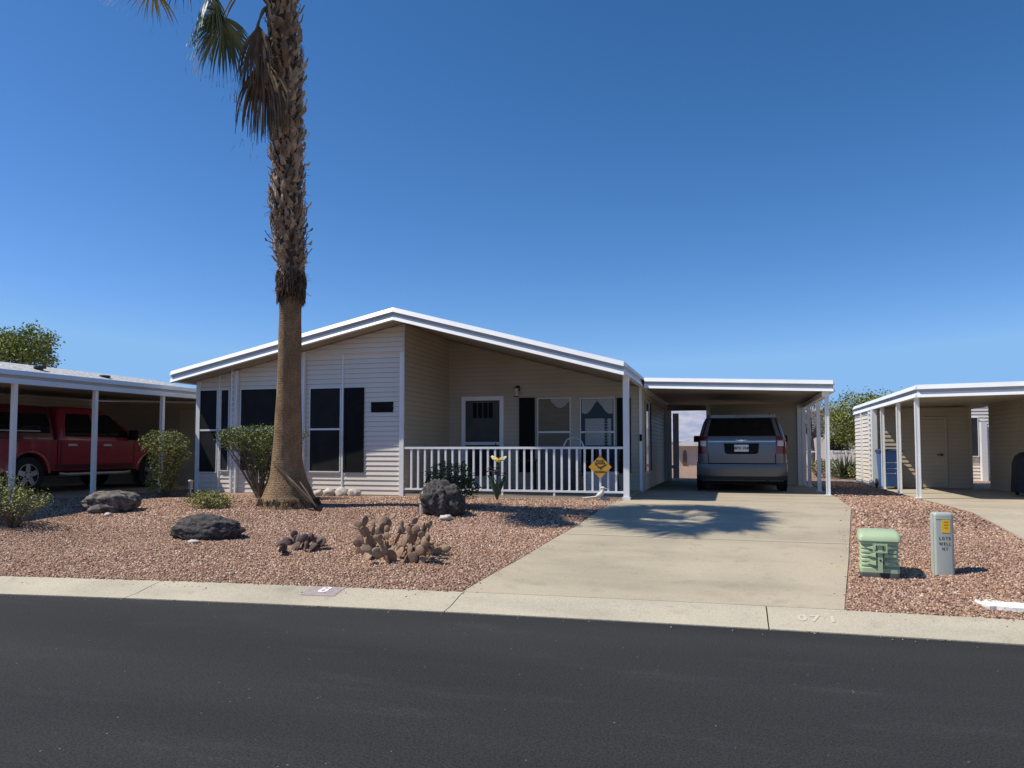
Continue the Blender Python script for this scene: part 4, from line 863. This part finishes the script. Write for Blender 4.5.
# prickly pears
def pad(m__, base, d, nrm, L_, W_, th_=.022, mi=0):
    base, d, nrm = Vector(base), Vector(d).normalized(), Vector(nrm); nrm = (nrm-d*nrm.dot(d)).normalized(); s_ = d.cross(nrm); n = 12; rings = []
    for k in range(7):
        a = math.pi*(k/6); off = -math.cos(a); sc_ = max(.08, math.sin(a))
        ring = []
        for j in range(n):
            b_ = 2*math.pi*j/n; y = math.sin(b_); ly = (y*sc_+1)/2; wfac = .78+.22*ly
            ring.append(base+d*L_*ly+s_*(math.cos(b_)*sc_*W_/2*wfac)+nrm*(off*th_*.5+.0))
        rings.append(ring)
    m__.loft(rings, mi)
    return base+d*L_
def prickly(label, base, w_, h_, n0, mat, seed, gen=3, L0=.22):
    rnd = random.Random(seed); t = thing('prickly_pear', label, 'cactus', base)
    cnt = 0; cap = 1+96//n0
    def grow(p, d, gleft, L_):
        nonlocal cnt
        m__ = MB(); nr = Vector((rnd.uniform(-.8,.8),-1,rnd.uniform(-.15,.25))) if rnd.random() < .75 else Vector((1,rnd.uniform(-1,1),rnd.uniform(-.15,.15))); dd = Vector(d).normalized()
        tip = pad(m__, p, dd, nr, L_, L_*rnd.uniform(.74,.98), rnd.uniform(.022,.032)); m__.build('pad', mat, t, True); cnt += 1
        if gleft > 0 and cnt < cap:
            nn = (nr-dd*nr.dot(dd)).normalized(); s_ = dd.cross(nn)
            for _ in range(rnd.choice((1,2,2))):
                k = rnd.uniform(-.8,.8); q = Vector(p)+dd*L_*(1-.16*abs(k))+s_*L_*.30*k
                e = dd+s_*k*.8+Vector((rnd.uniform(-.35,.35),rnd.uniform(-.35,.35),rnd.uniform(.0,.35)))
                e.z = max(e.z, .05)
                if cnt < cap and q.z-base[2] < h_ and abs(q.x-base[0]) < w_/2: grow(q-e.normalized()*.01, e, gleft-1, L_*rnd.uniform(.72,.98))
    for k in range(n0):
        cnt = 0; x = base[0]+(k/(n0-1)-.5)*w_*.8; y = base[1]+rnd.uniform(-.26,.26)
        grow((x,y,gy(x,y)-.02), ((k/(n0-1)-.5)*1.7+rnd.uniform(-.7,.7),rnd.uniform(-.8,.8),rnd.uniform(.5,1)), gen, L0*rnd.uniform(.7,1.15))
    return t
prickly('large brownish prickly pear cactus nearest the curb', gp(-4.06,8.72), 1.06, .44, 24, mt['cactus'], 23, 3, .20)
prickly('small shrivelled purplish prickly pear cactus left of the larger cactus', gp(-5.55,8.95), .66, .2, 14, mt['cactus_d'], 5, 1, .16)
# rocks
def rock(label, base, dims, mat, seed, name='boulder', cat='boulder', group=None, rz=0, rough_=.16, sub=4, xp=.85, tp=0):
    rnd = random.Random(seed); import bmesh
    from mathutils import noise
    bm = bmesh.new(); bmesh.ops.create_icosphere(bm, subdivisions=sub, radius=1); of = Vector((rnd.uniform(0,99),rnd.uniform(0,99),rnd.uniform(0,99)))
    for v in bm.verts:
        p = v.co.copy(); d = 1+noise.noise(p*1.1+of)*rough_*2.2+noise.noise(p*2.7+of)*rough_*1.2+noise.noise(p*6+of)*rough_*.6+abs(noise.noise(p*13+of))*rough_*.55+noise.noise(p*25+of)*rough_*.22
        p = p*d; p = Vector((math.copysign(abs(p.x)**xp,p.x),p.y,math.copysign(abs(p.z)**.95,p.z)*(1-.25*tp*p.x)))
        v.co = (p.x*dims[0]/2, p.y*dims[1]/2, p.z*dims[2]*.62+dims[2]*.36)
    me_ = bpy.data.meshes.new(name); bm.to_mesh(me_); bm.free(); me_.materials.append(mat); me_.polygons.foreach_set('use_smooth',[True]*len(me_.polygons))
    o_ = bpy.data.objects.new(name, me_); col.objects.link(o_); o_.location = base; o_.rotation_euler = (0,0,rz); tag(o_, label, cat, group); return o_
rock('long grey black boulder farthest left, near the carport', gp(-10.62,10.85), (.96,.58,.34), mt['lava_l'], 3, rz=.2, sub=5, tp=-.6)
rock('low oblong charcoal lava boulder in the middle of the left gravel', gp(-7.30,9.2), (.98,.5,.29), mt['lava'], 8, rz=.1, sub=5)
rock('tall black lava boulder in front of the porch railing', gp(-4.62,11.6), (.76,.62,.55), mt['lava'], 27, rough_=.17, sub=5, xp=1.1)
for k, (u, v, yy, s_, lab) in enumerate(((318,495,14.2,.16,'pale stone against the wall nearest the palm trunk'),(329,496,14.15,.2,'squat pale stone second along the wall from the palm'),(341,495,14.2,.22,'largest pale stone along the foot of the front wall'),(354,495,14.2,.2,'pale stone along the wall farthest right under the shutter'))):
    x = PY(u,v,yy).x; rock(lab, gp(x,yy), (s_*1.3,s_,s_*.85), mt['pale'], 30+k, 'stone', 'stone', 'pale stones along the wall', sub=3)
rock('small white stone at the foot of the farthest left boulder', gp(-10.2,10.4), (.14,.10,.07), mt['pale'], 41, 'stone', 'stone', sub=3)
rock('small white stone in front of the charcoal lava boulder', gp(-7.15,8.8), (.16,.10,.05), mt['pale'], 42, 'stone', 'stone', sub=3)
rock('cream stone between the prickly pear and the black boulder', gp(-4.35,11.15), (.20,.12,.09), mt['pale'], 43, 'stone', 'stone', sub=3)
rock('upright pale stone leaning on the left side of the black boulder', gp(-4.88,11.45), (.07,.07,.36), mt['pale'], 44, 'stone', 'stone', sub=3)
rock('cream stone near the porch post under the railing', gp(-2.35,14.3), (.2,.12,.08), mt['pale'], 45, 'stone', 'stone', sub=3)
m_ = MB(); ws = [PY(u,v,8) for u,v in ()]; bx_, by_ = 2.48, 8.12; zz_ = gy(bx_,by_)+.017; rnd_ = random.Random(4)
top = [(bx_+.26*math.copysign(abs(math.cos(q))**.6,math.cos(q))*rnd_.uniform(.85,1.1), by_+.19*math.copysign(abs(math.sin(q))**.6,math.sin(q))*rnd_.uniform(.8,1.15)) for q in np.linspace(0,2*math.pi,26)[:-1]]
m_.prism(top,'z',zz_-.04,zz_); tag(m_.build('white_slab', mt['whiterock'], None, False, (bx_,by_,zz_)), 'flat white slab half buried in the gravel at the right edge', 'slab')
# ------------------------------------------------------------------ palm
PALM = [ # v, u centre, width px
 (509,289,63),(503,289,58),(495,288.6,49),(487,288.6,43),(480,288.4,37.5),(470,287.6,32.5),(460,287.2,29.5),(443,287.8,28),(425,288.3,26.5),(400,288.8,24.5),(382,289,23),(340,290,22.5),(305,290.3,21.5),(296,291,22)]
HUSK = [(296,291,24),(285,291,27),(268,290.8,28),(250,289.5,33),(220,287.5,35),(200,286.5,34),(180,288,31),(150,287,33),(110,285.8,35),(60,286,32),(20,282,33),(0,280.5,33),(-30,279,33),(-55,277.5,31),(-78,276.5,28)]
def lean(v): return 12.05-2.5*max(0,(505-v)/565)**1.25
def palm_pt(v, u, wpx):
    y = lean(v); p = PY(u, v, y); D = -p.x*math.sin(YAW)+p.y*math.cos(YAW); return p, wpx/2*D/FPX
b0, _ = palm_pt(505,289,60); b0.z = g(b0.x,b0.y)
palm = thing('palm_tree', 'tall fan palm with bare lower trunk and shaggy upper trunk in the front yard', 'palm tree', b0)
pts = [palm_pt(*q) for q in PALM]
m_ = MB()
n = 40; rings = []
for i in range(len(pts)-1):
    for t in np.linspace(0,1,6,endpoint=False):
        p = pts[i][0].lerp(pts[i+1][0], t); r_ = pts[i][1]*(1-t)+pts[i+1][1]*t
        rings.append([(p.x+math.cos(2*math.pi*k/n)*r_*(1+.02*math.sin(5*k+p.z*9)), p.y+math.sin(2*math.pi*k/n)*r_, p.z+.003*math.sin(k*2.1+p.z*30)) for k in range(n)])
m_.loft(rings); m_.build('trunk', mt['trunk'], palm, True)
m_ = MB(); rb = pts[1][1]
for k in range(900):                                                    # root mat fringe
    a = random.uniform(0,6.283); r0 = rb*random.uniform(.86,1.0); h0 = random.uniform(.03,.13); dr_ = random.uniform(.01,.06); da = random.uniform(-.06,.06)
    c_ = Vector((b0.x+math.cos(a)*r0, b0.y+math.sin(a)*r0, b0.z+h0)); e = Vector((b0.x+math.cos(a+da)*(r0+dr_), b0.y+math.sin(a+da)*(r0+dr_), b0.z-.02+random.uniform(0,.04))); q_ = random.uniform(.003,.009); m_.tube([c_,e],[q_,q_*.6],4)
rf_ = m_.build('root_fringe', mt['husk_d'], palm); rf_['kind'] = 'stuff'
hp = [palm_pt(*q) for q in HUSK]
m_ = MB(); rings = []
for p, r_ in hp: rings.append([(p.x+math.cos(2*math.pi*k/20)*r_*.74, p.y+math.sin(2*math.pi*k/20)*r_*.74, p.z) for k in range(20)])
m_.loft(rings); m_.build('upper_trunk', mt['husk_core'], palm, True)
hz = [p.z for p, _ in hp]
def hat(z):
    return Vector((float(np.interp(z,hz,[p.x for p,_ in hp])), float(np.interp(z,hz,[p.y for p,_ in hp])), z)), float(np.interp(z,hz,[r for _,r in hp]))
m_ = MB(); cl_ = MB(); z = hz[0]; i = 0
while z < hz[-1]:                                                       # cut leaf bases in spirals
    i += 1; z += .0036*random.uniform(.7,1.3); a = i*2.39996+random.uniform(-.25,.25); c_, r_ = hat(z)
    d = Vector((math.cos(a),math.sin(a),0)); s_ = Vector((-d.y,d.x,0)); Lh = random.uniform(.12,.27); wd = random.uniform(.028,.062); out = (random.uniform(-.03,.09) if random.random() < .92 else random.uniform(.08,.17))*(1 if z > hz[2] else .3)
    root_ = c_+d*r_*.68; tip = c_+d*(r_*.80+out)+Vector((0,0,Lh)); mid = root_.lerp(tip,.5)+d*.035
    tw = s_*random.uniform(-.05,.05); t2 = tip+tw
    nn = d*.018
    m_.add([root_-s_*wd,root_+s_*wd,mid-s_*wd*.8,mid+s_*wd*.8,t2-s_*wd*random.uniform(.3,.9),t2+s_*wd*random.uniform(.1,.8)-Vector((0,0,random.uniform(0,.08))),mid+nn,t2+nn*.7-Vector((0,0,.01))],
        [(0,1,3,6),(0,6,2),(2,6,7,4),(6,3,5,7)])
    if random.random() < .18:                                            # loose fibres
        q = c_+d*(r_*.9); m_.tube([q,q+d*random.uniform(.05,.16)+Vector((0,0,random.uniform(-.12,.05)))],[.006,.002],3)
for k in range(320):                                                    # ragged dark collar over the bare trunk
    z = hz[0]+random.uniform(-.02,.42); a = random.uniform(0,6.283); c_, r_ = hat(max(z,hz[0])); d = Vector((math.cos(a),math.sin(a),0)); s_ = Vector((-d.y,d.x,0))*random.uniform(.006,.028)
    q = c_+d*(r_*.90+.01); e = q+d*random.uniform(.0,.05)+Vector((0,0,-random.uniform(.08,.26))); q.z = z; e.z = z-random.uniform(.08,.24)
    cl_.add([q-s_,q+s_,e+s_*.3,e-s_*.3,(q+e)/2+d*.02], [(0,1,4),(1,2,4),(2,3,4),(3,0,4)])
co_ = cl_.build('collar_fibre', mt['husk_d'], palm); co_['kind'] = 'stuff'
hk = m_.build('husk', mt['husk'], palm); hk['kind'] = 'stuff'
ctop, rt = hat(hz[-1])
def frond(az, el, pet, blade_, mat, droop, seed, nseg=38, pm=None, bv=None, fan=118):
    rnd = random.Random(seed); d = Vector((math.cos(az)*math.cos(el), math.sin(az)*math.cos(el), math.sin(el)))
    base_ = (ctop+Vector((math.cos(az)*.22,math.sin(az)*.22,rnd.uniform(-.3,.3)))) if bv is None else palm_pt(bv,float(np.interp(-bv,[-h[0] for h in HUSK],[h[1] for h in HUSK])),10)[0]+Vector((math.cos(az)*.26,math.sin(az)*.26,0)); pts_ = []; p = base_.copy(); dd = d.copy()
    for k in range(9):
        pts_.append(p.copy()); dd = (dd+Vector((0,0,-droop*.10))).normalized(); p = p+dd*pet/8
    m__ = MB(); m__.tube(pts_,[.022*(1-.5*k/8) for k in range(9)],5); ps = m__.build('frond', pm or mt['petiole'], palm)
    o0 = pts_[-1]; ax = dd; side = ax.cross(Vector((0,0,1)))
    side = side.normalized() if side.length > .1 else Vector((1,0,0)); up_ = side.cross(ax)
    m__ = MB()
    for k in range(nseg):
        if fan < 70 and rnd.random() < .2: continue
        th_ = R(-fan+2*fan*k/(nseg-1))+rnd.uniform(-.03,.03); Ls = blade_*(1-.28*abs(th_/R(118))**2)*rnd.uniform(.88,1.1)
        fd = (ax*math.cos(th_)+side*math.sin(th_)+up_*(.20-.35*abs(math.sin(th_)))).normalized(); q = o0.copy(); wdt = .030 if fan > 70 else .017; Lp = []; Rp = []; steps = 7
        ws = fd.cross(up_+side*.4*math.sin(th_)); ws = ws.normalized()
        for j in range(steps+1):
            t = j/steps; wj = wdt*(.35+1.1*t if t < .45 else .85*(1-t)/.55+.02); Lp.append(q-ws*wj); Rp.append(q+ws*wj+up_*.012)
            fd = (fd+Vector((0,0,-droop*(.04+.42*t*t)))+Vector((rnd.gauss(0,.03),rnd.gauss(0,.03),0))).normalized(); q = q+fd*Ls/steps
        m__.loft([Lp,Rp], closed=False)
        if rnd.random() < .12: m__.tube([q, q+fd*.06+Vector((rnd.gauss(0,.03),rnd.gauss(0,.03),-.06))],[.003,.001],3)
    m__.build('blade', mat, ps); return ps
fr = random.Random(21); lft = math.pi-.28
for k in range(25):
    az = k*2.39996; el = R(80-52*(k/24)**1.1)
    if math.cos(az) > -.3: el = max(el, R(38))
    frond(az, el, fr.uniform(.65,.85), fr.uniform(.75,.9), mt['frond'] if k < 20 else mt['frond_y'], fr.uniform(.7,1.1), 100+k)
VIS = [(lft+.35,-14,1.0,1.0,'frond',1.55,-34,110),(lft+.1,22,2.6,.9,'frond_y',.60,-46,70),(lft+.6,10,1.2,.9,'frond_y',1.1,-62,100),(lft+.15,-32,.78,.95,'frond_d',2.6,2,42),
    (lft-.1,-48,.42,1.15,'frond_d',2.8,22,52),(lft+.45,-55,.36,1.25,'frond_d',2.9,36,52),(lft+.9,-55,.3,.9,'frond_d',2.9,12,50),(lft-.6,-40,.5,.9,'frond_d',2.5,-8,55),(lft+.75,-12,.95,.95,'frond',1.7,-40,100),(lft+.1,-4,1.15,.95,'frond',1.5,-38,95),(lft+.2,-60,.30,1.2,'frond_d',2.9,44,48)]
for k, (az, el, pe, bl_, ma, dr_, bv, fan) in enumerate(VIS): frond(az, R(el), pe, bl_, mt[ma], dr_, 300+k, 34, bv=bv, fan=fan)
# dry stalks leaning against the palm foot
t = thing('dry_palm_stalk', 'dry brown palm stalks leaning across the foot of the palm trunk', 'dead branch', gp(-7.02,11.6))
for (u0,v0,y0_,u1,v1,y1_,r_) in ((273,462.5,11.68,318,507,11.55,.024),(285,474,11.62,322,506,11.58,.019),(300,482,11.60,320,506,11.50,.015)):
    a, b = PY(u0,v0,y0_), PY(u1,v1,y1_); b.z = gy(b.x,b.y)+.02; mid = a.lerp(b,.5)+Vector((.04,-.05,-.01)); m_ = MB(); m_.tube([a,a.lerp(mid,.5)+Vector((.01,-.02,.01)),mid,mid.lerp(b,.5)+Vector((.01,-.02,-.02)),b],[r_*.6,r_*.9,r_,r_*1.1,r_*1.25],7); m_.build('stalk', mt['husk_core'] if r_ > .02 else mt['brown'], t, True)
# ------------------------------------------------------------------ utilities
# green transformer box
tx = thing('transformer_box', 'pale green ribbed utility box with strap beside the driveway', 'utility box', (1.53,9.05,gy(1.53,9.05)-.01), -.10); tx.scale = (.82,.84,.93)
m_ = MB(); m_.rbox(-.24,.24,-.215,.235,-.05,.055,.04); m_.build('base', mt['xfmr_d'], tx, 40, world=False)
m_ = MB(); m_.loft([rr(.235,-.21,.23,.04,.04,z,4) for z in (.05,.10)]+[rr(.212+q,-.185-q,.212+q,.05,.05,.115+.05*k+dz,4) for k in range(6) for q, dz in ((0,0),(.016,.012),(.016,.034))]+[rr(.215,-.19,.22,.06,.06,.42,4)]); m_.build('body', mt['xfmr'], tx, 30, world=False)
m_ = MB(); m_.loft([rr(.25,-.225,.245,.045,.045,.405,5),rr(.255,-.235,.25,.045,.045,.415,5),rr(.255,-.23,.25,.05,.05,.45,5),rr(.245,-.20,.24,.06,.06,.485,5),rr(.225,-.13,.22,.06,.06,.515,5),rr(.19,-.05,.18,.05,.05,.525,5)]); m_.build('lid', mt['xfmr'], tx, 50, world=False)
for z, sx in [(z, sx) for z in (.16,.25,.335) for sx in (-1,1)]:
    m_ = MB(); m_.add([(sx*.05,-.245,z+.028),(sx*.05,-.245,z-.022),(sx*.165,-.208,z+.0),(sx*.05,-.205,z+.03),(sx*.05,-.205,z-.03)],[(0,1,2),(0,2,3),(1,4,2)]); m_.build('rib', mt['xfmr'], tx, world=False)
m_ = MB(); m_.box(-.028,.028,-.262,-.225,.06,.385); m_.build('strap', mt['xfmr'], tx, world=False)
m_ = MB()
for x0,x1,z0,z1 in ((-.085,.085,.37,.388),(-.085,.085,.285,.303),(-.085,-.067,.303,.37),(.067,.085,.303,.37)): m_.box(x0,x1,-.282,-.2625,z0,z1)
m_.build('buckle', mt['xfmr'], tx, world=False)
m_ = MB(); m_.cyl((0,-.268,.20),'y',.012,.008,10); m_.build('bolt', mt['dark_metal'], tx, world=False)
# grey pedestal with lettering
pz = gy(2.19,9.2)
pd = thing('utility_pedestal', 'grey utility pedestal with orange sticker and black stencilled letters', 'utility box', (2.19,9.2,pz), .06); pd.scale = (.80,.9,.90)
m_ = MB(); m_.loft([rr(.118,-.075,.09,.03,.03,z,4) for z in (-.05,.10,.70)]+[rr(.118,-.075,.09,.03,.03,.715,4),rr(.105,-.062,.078,.03,.03,.735,4)]); m_.build('body', mt['ped'], pd, 40, world=False)
m_ = MB(); m_.box(-.126,-.1185,-.045,.06,0,.72); m_.box(.1185,.126,-.045,.06,0,.72); m_.box(-.10,.10,-.0785,-.0755,.662,.668); m_.build('side_seam', mt['ped'], pd, world=False)
m_ = MB(); m_.box(-.03,.075,-.0785,-.0752,.50,.655); stk = m_.build('sticker', mt['sticker'], pd, world=False)
m_ = MB(); 
for k, (x0,x1) in enumerate(((.0,.05),(-.005,.055),(.005,.045))): m_.box(x0,x1,-.0805,-.0787,.625-.035*k,.633-.035*k)
m_.build('sticker_print', M('sticker_print', (.45,.20,.02)), stk, world=False)
m_ = MB()
for s_, z in (('L O T 8',.43),('W E L L',.365),('N Y',.305)):
    m_ = MB(); text_on(m_, s_, .052, (.005,-.0775,z), (.82,0,0), (0,0,1), .0012); m_.build('lettering', mt['ink'], pd, world=False)
# painted curb numbers
def curb_pt(x, s): 
    prof = [(0,.010),(.05,.016),(.16,.026),(.30,.055),(.42,.082),(.50,.093),(.58,.095)]
    return Vector((x, Ycl(x)+s, float(np.interp(s,[p[0] for p in prof],[p[1] for p in prof]))))
cn = thing('curb_number', 'white number eight on a faded plum patch painted on the curb', 'painted number', curb_pt(-4.22,.40))
m_ = MB(); m_.loft([[curb_pt(x,s)+Vector((0,0,.004)) for x in np.linspace(-4.42,-4.03,6)] for s in (.28,.30,.36,.42,.46,.50,.56)], closed=False); m_.build('patch', mt['plum'], cn)
def curb_text(m__, s_, size, x0, sm, k=.008):
    vs, fs = text_geo(s_, size, .006); m__.add([curb_pt(x0+v[0], sm+v[1])+Vector((0,0,k)) for v in vs], fs)
m_ = MB(); curb_text(m_, '8', .23, -4.22, .43); m_.build('numeral', mt['wpaint'], cn)
cn = thing('curb_number', 'worn faint white numbers painted on the curb at the driveway', 'painted number', curb_pt(.68,.30))
for s_, x_ in (('0',.60),('7',.71),('1',.86)):
    m_ = MB(); curb_text(m_, s_, .17, x_, .30, .004); m_.build('numeral', mt['fadedw'], cn)
# path lantern by the corner
p = PY(190,497,13.6); px_ = p.x; z0 = gy(px_,13.6)
lt = thing('path_light', 'small clear path lantern on a stake at the left front corner of the home', 'garden light', (px_,13.6,z0))
m_ = MB(); m_.cyl((px_,13.6,z0-.02),'z',.022,.16,8); m_.cyl((px_,13.6,z0+.135),'z',.06,.02,10); m_.cyl((px_,13.6,z0+.30),'z',.075,.03,10,0,.03); m_.build('frame', mt['alu'], lt)
m_ = MB(); m_.cyl((px_,13.6,z0+.155),'z',.045,.145,10,0,.055); m_.build('lantern_glass', mt['lampglass'], lt)
# ------------------------------------------------------------------ trees and far things
def tree(label, base, trunk_h, crown, nleaf, lsize, leafmat, seed, tr=.12, group=None, clumpn=10, clumpr=.16, limbs=9, name='tree'):
    random.seed(seed); t = thing(name, label, 'tree', base, 0, group); b_ = Vector(base); bl = [((b_.x+c_[0],b_.y+c_[1],b_.z+c_[2]), r__) for c_, r__ in crown]
    m__ = MB(); fork = b_+Vector((random.uniform(-.15,.15),0,trunk_h)); m__.tube([b_-Vector((0,0,.1)),b_.lerp(fork,.5)+Vector((.06,0,0)),fork],[tr*1.25,tr,tr*.85],10)
    for e in blob_pts(bl, limbs):
        e = Vector(e); mid = fork.lerp(e,.5)+Vector((random.uniform(-.3,.3),random.uniform(-.3,.3),.15)); m__.tube([fork,mid,e],[tr*.6,tr*.35,tr*.1],6)
        for _ in range(3):
            q = mid.lerp(e,random.random()); m__.tube([q,q+Vector((random.gauss(0,.5),random.gauss(0,.5),random.gauss(.2,.4)))],[tr*.16,tr*.05],4)
    m__.build('trunk', mt['bark'], t)
    m__ = MB(); pts_ = []
    for p_ in blob_pts(bl, nleaf//clumpn):
        for _ in range(clumpn): pts_.append((p_[0]+random.gauss(0,clumpr),p_[1]+random.gauss(0,clumpr),p_[2]+random.gauss(0,clumpr*.8)))
    leaves(m__, pts_, lsize, 1.7); m__.build('crown', leafmat, t); return t
p = PY(20,360,27); tree('leafy green tree rising behind the roof at the far left', (p.x+.1,27,.85), 2.6, [((.0,0,5.0),(1.45,1.2,1.2)),((.5,0,5.7),(.95,.9,.75)),((-1.2,0,5.2),(1.2,1.2,1.1)),((1.35,0,5.7),(.6,.5,.3))], 9000, .085, mt['leaf_t'], 4)
random.seed(77)
# bare twigs of another tree at the left edge
p = PY(-6,330,30); t = thing('bare_tree', 'bare thin branches of a leafless tree at the far left edge', 'tree', (p.x,30,.6))
m_ = MB(); m_.tube([(p.x,30,.5),(p.x+.05,30,3.2),(p.x+.2,30,5.2)],[.10,.07,.03],7)
for k in range(14):
    z = random.uniform(3.5,5.2); q = Vector((p.x+.1,30,z)); e = q+Vector((random.uniform(-.9,.95),random.uniform(-.8,.8),random.uniform(.5,1.3))); m_.tube([q,q.lerp(e,.5)+Vector((0,0,-.08)),e],[.022,.014,.005],4)
m_.build('trunk', mt['bark'], t)
p = PY(866,470,31); tree('full rounded green tree standing between the two right carports', (p.x,31,.6), 1.0, [((-.2,0,2.30),(1.05,1.0,.85)),((-.75,0,1.95),(.7,.8,.7)),((.5,0,2.1),(.95,1.0,.85)),((.1,0,1.5),(1.15,1.0,.6)),((.75,0,2.5),(.7,.7,.6))], 16000, .05, mt['leaf_t'], 9, .13)
p = PY(812,440,46); tree('pale wispy tree far behind the carport posts', (p.x,46,.6), 1.6, [((0,0,2.9),(1.3,1.2,1.0)),((.9,0,2.3),(1.0,1,.8))], 1500, .07, mt['leaf_g'], 12, .10, limbs=16)
p = PY(846,470,27); random.seed(5)
yu = thing('yucca', 'spiky dark green yucca beyond the carport posts', 'plant', (p.x,27,.6)); m_ = MB()
for k in range(130):
    a = random.uniform(0,6.283); e = random.uniform(.15,1.45); d = Vector((math.cos(a)*math.cos(e),math.sin(a)*math.cos(e),math.sin(e))); L_ = random.uniform(.6,1.05); s_ = d.cross(Vector((0,0,1))).normalized()*.022; c_ = Vector((p.x+random.uniform(-.25,.25),27+random.uniform(-.2,.2),.65))
    m_.add([c_-s_,c_+s_,c_+d*L_*.6+s_*.7-Vector((0,0,.02)),c_+d*L_,c_+d*L_*.6-s_*.7-Vector((0,0,.02))],[(0,1,2,3,4)])
m_.build('leaves', mt['leaf_d'], yu)
p = PY(826,470,28); shrub('low olive shrub beyond the last carport post', (p.x,28,.6), [((0,0,.35),(.6,.5,.3))], 900, .05, mt['leaf_b'], 16, 1, .5)
p = PY(856,476,26); shrub('dry brown shrub at the foot of the green tree', (p.x+.15,26,.6), [((0,0,.35),(.4,.4,.35))], 500, .04, mt['leaf_b'], 40, 1, .5)
# far houses
def far_house(label, cx, y, hw_, wh, rh_, depth, wall, roof_, wins=(), rot=0):
    t = thing('house', label, 'house', (cx,y,.6)); m__ = MB(); m__.box(cx-hw_,cx+hw_,y,y+depth,.5,.6+wh); m__.prism([(cx-hw_,.6+wh),(cx+hw_,.6+wh),(cx,.6+wh+rh_)],'y',y,y+depth); m__.build('wall', wall, t)
    m__ = MB()
    for s_ in (-1,1): m__.add([(cx+s_*(hw_+.4),y-.4,.6+wh-.10),(cx,y-.4,.6+wh+rh_+.06),(cx,y+depth+.4,.6+wh+rh_+.06),(cx+s_*(hw_+.4),y+depth+.4,.6+wh-.10),(cx+s_*(hw_+.4),y-.4,.6+wh-.28),(cx,y-.4,.6+wh+rh_-.12)],[(0,1,2,3),(4,5,1,0)])
    m__.build('roof', roof_, t)
    for x0,x1,z0,z1 in wins: window(t, x0,x1,z0,z1,y-.01,mt['glass'])
    return t
p = PY(852,436,52); far_house('white gabled house far behind the carport posts', p.x-1.9, 52, 4.4, 2.3, 1.35, 8, mt['siding'], mt['pale_roof'], ((p.x-3.8,p.x-2.8,1.5,2.5),(p.x-1.4,p.x-.2,1.5,2.5)))
t = thing('outbuilding', 'tan outbuilding with brown arched door seen through the gap left of the minivan', 'building', (-1.4,44,.6))
a, b = PY(676,446,44), PY(722,446,44); m_ = MB(); m_.box(a.x,b.x+1,44,48,.5,a.z); m_.build('wall', mt['tanwall'], t)
m_ = MB(); m_.prism([(a.x-.3,a.z),(b.x+1.3,a.z),(b.x+1.3,a.z+.9),(a.x+1.2,a.z+.55)],'y',43.7,48.3); m_.build('roof', mt['pale_roof'], t)
a2, b2 = PY(683,450,44), PY(687,466,44); m_ = MB(); m_.prism([(a2.x,.6),(b2.x,.6)]+[(b2.x-(b2.x-a2.x)/2*(1-math.cos(q)), a2.z-.25+.25*math.sin(q)) for q in np.linspace(0,math.pi,8)],'y',43.95,43.998); m_.build('door', mt['brown'], t)
# low fence beyond
p0, p1 = PY(836,462,36), PY(874,462,36); fn = thing('fence', 'low pale rail fence beyond the yucca', 'fence', ((p0.x+p1.x)/2,36,.6))
for k in range(9):
    x = p0.x-3+(p1.x-p0.x+3)*k/8; m_ = MB(); m_.box(x-.04,x+.04,35.96,36.04,.55,1.55); m_.build('post', mt['white'], fn)
for z in (.9,1.45):
    m_ = MB(); m_.box(p0.x-3,p1.x,35.98,36.02,z,z+.06); m_.build('rail', mt['white'], fn)
# a block wall and home across the back so nothing floats at the horizon
bw = thing('block_wall', 'long low tan wall along the back of the lots', 'wall', (0,60,.6)); m_ = MB(); m_.box(-80,80,60,60.2,.4,2.1); m_.box(-80,80,59.95,60.25,2.1,2.2); m_.build('panel', mt['tanwall'], bw)
# mountains
from mathutils import noise
m_ = MB(); rows = []
xs_ = np.linspace(-6500,6500,261)
for j, (yy, k) in enumerate(((3400,0),(3600,.3),(3850,.62),(4150,1),(4500,.7),(5200,0))):
    row = []
    for x in xs_:
        nz = noise.fractal(Vector((x*.0011,yy*.0012,3.1)), 1, 2.1, 7)
        h = .66*(235+150*noise.noise(Vector((x*.0006,1.7,0)))+110*nz)*k; row.append((x, yy+60*noise.noise(Vector((x*.003,j,0))), max(0,h)))
    rows.append(row)
m_.loft(rows, closed=False); struct(m_.build('mountains', mt['mount'], smooth=True))
print('objects', len(bpy.data.objects))
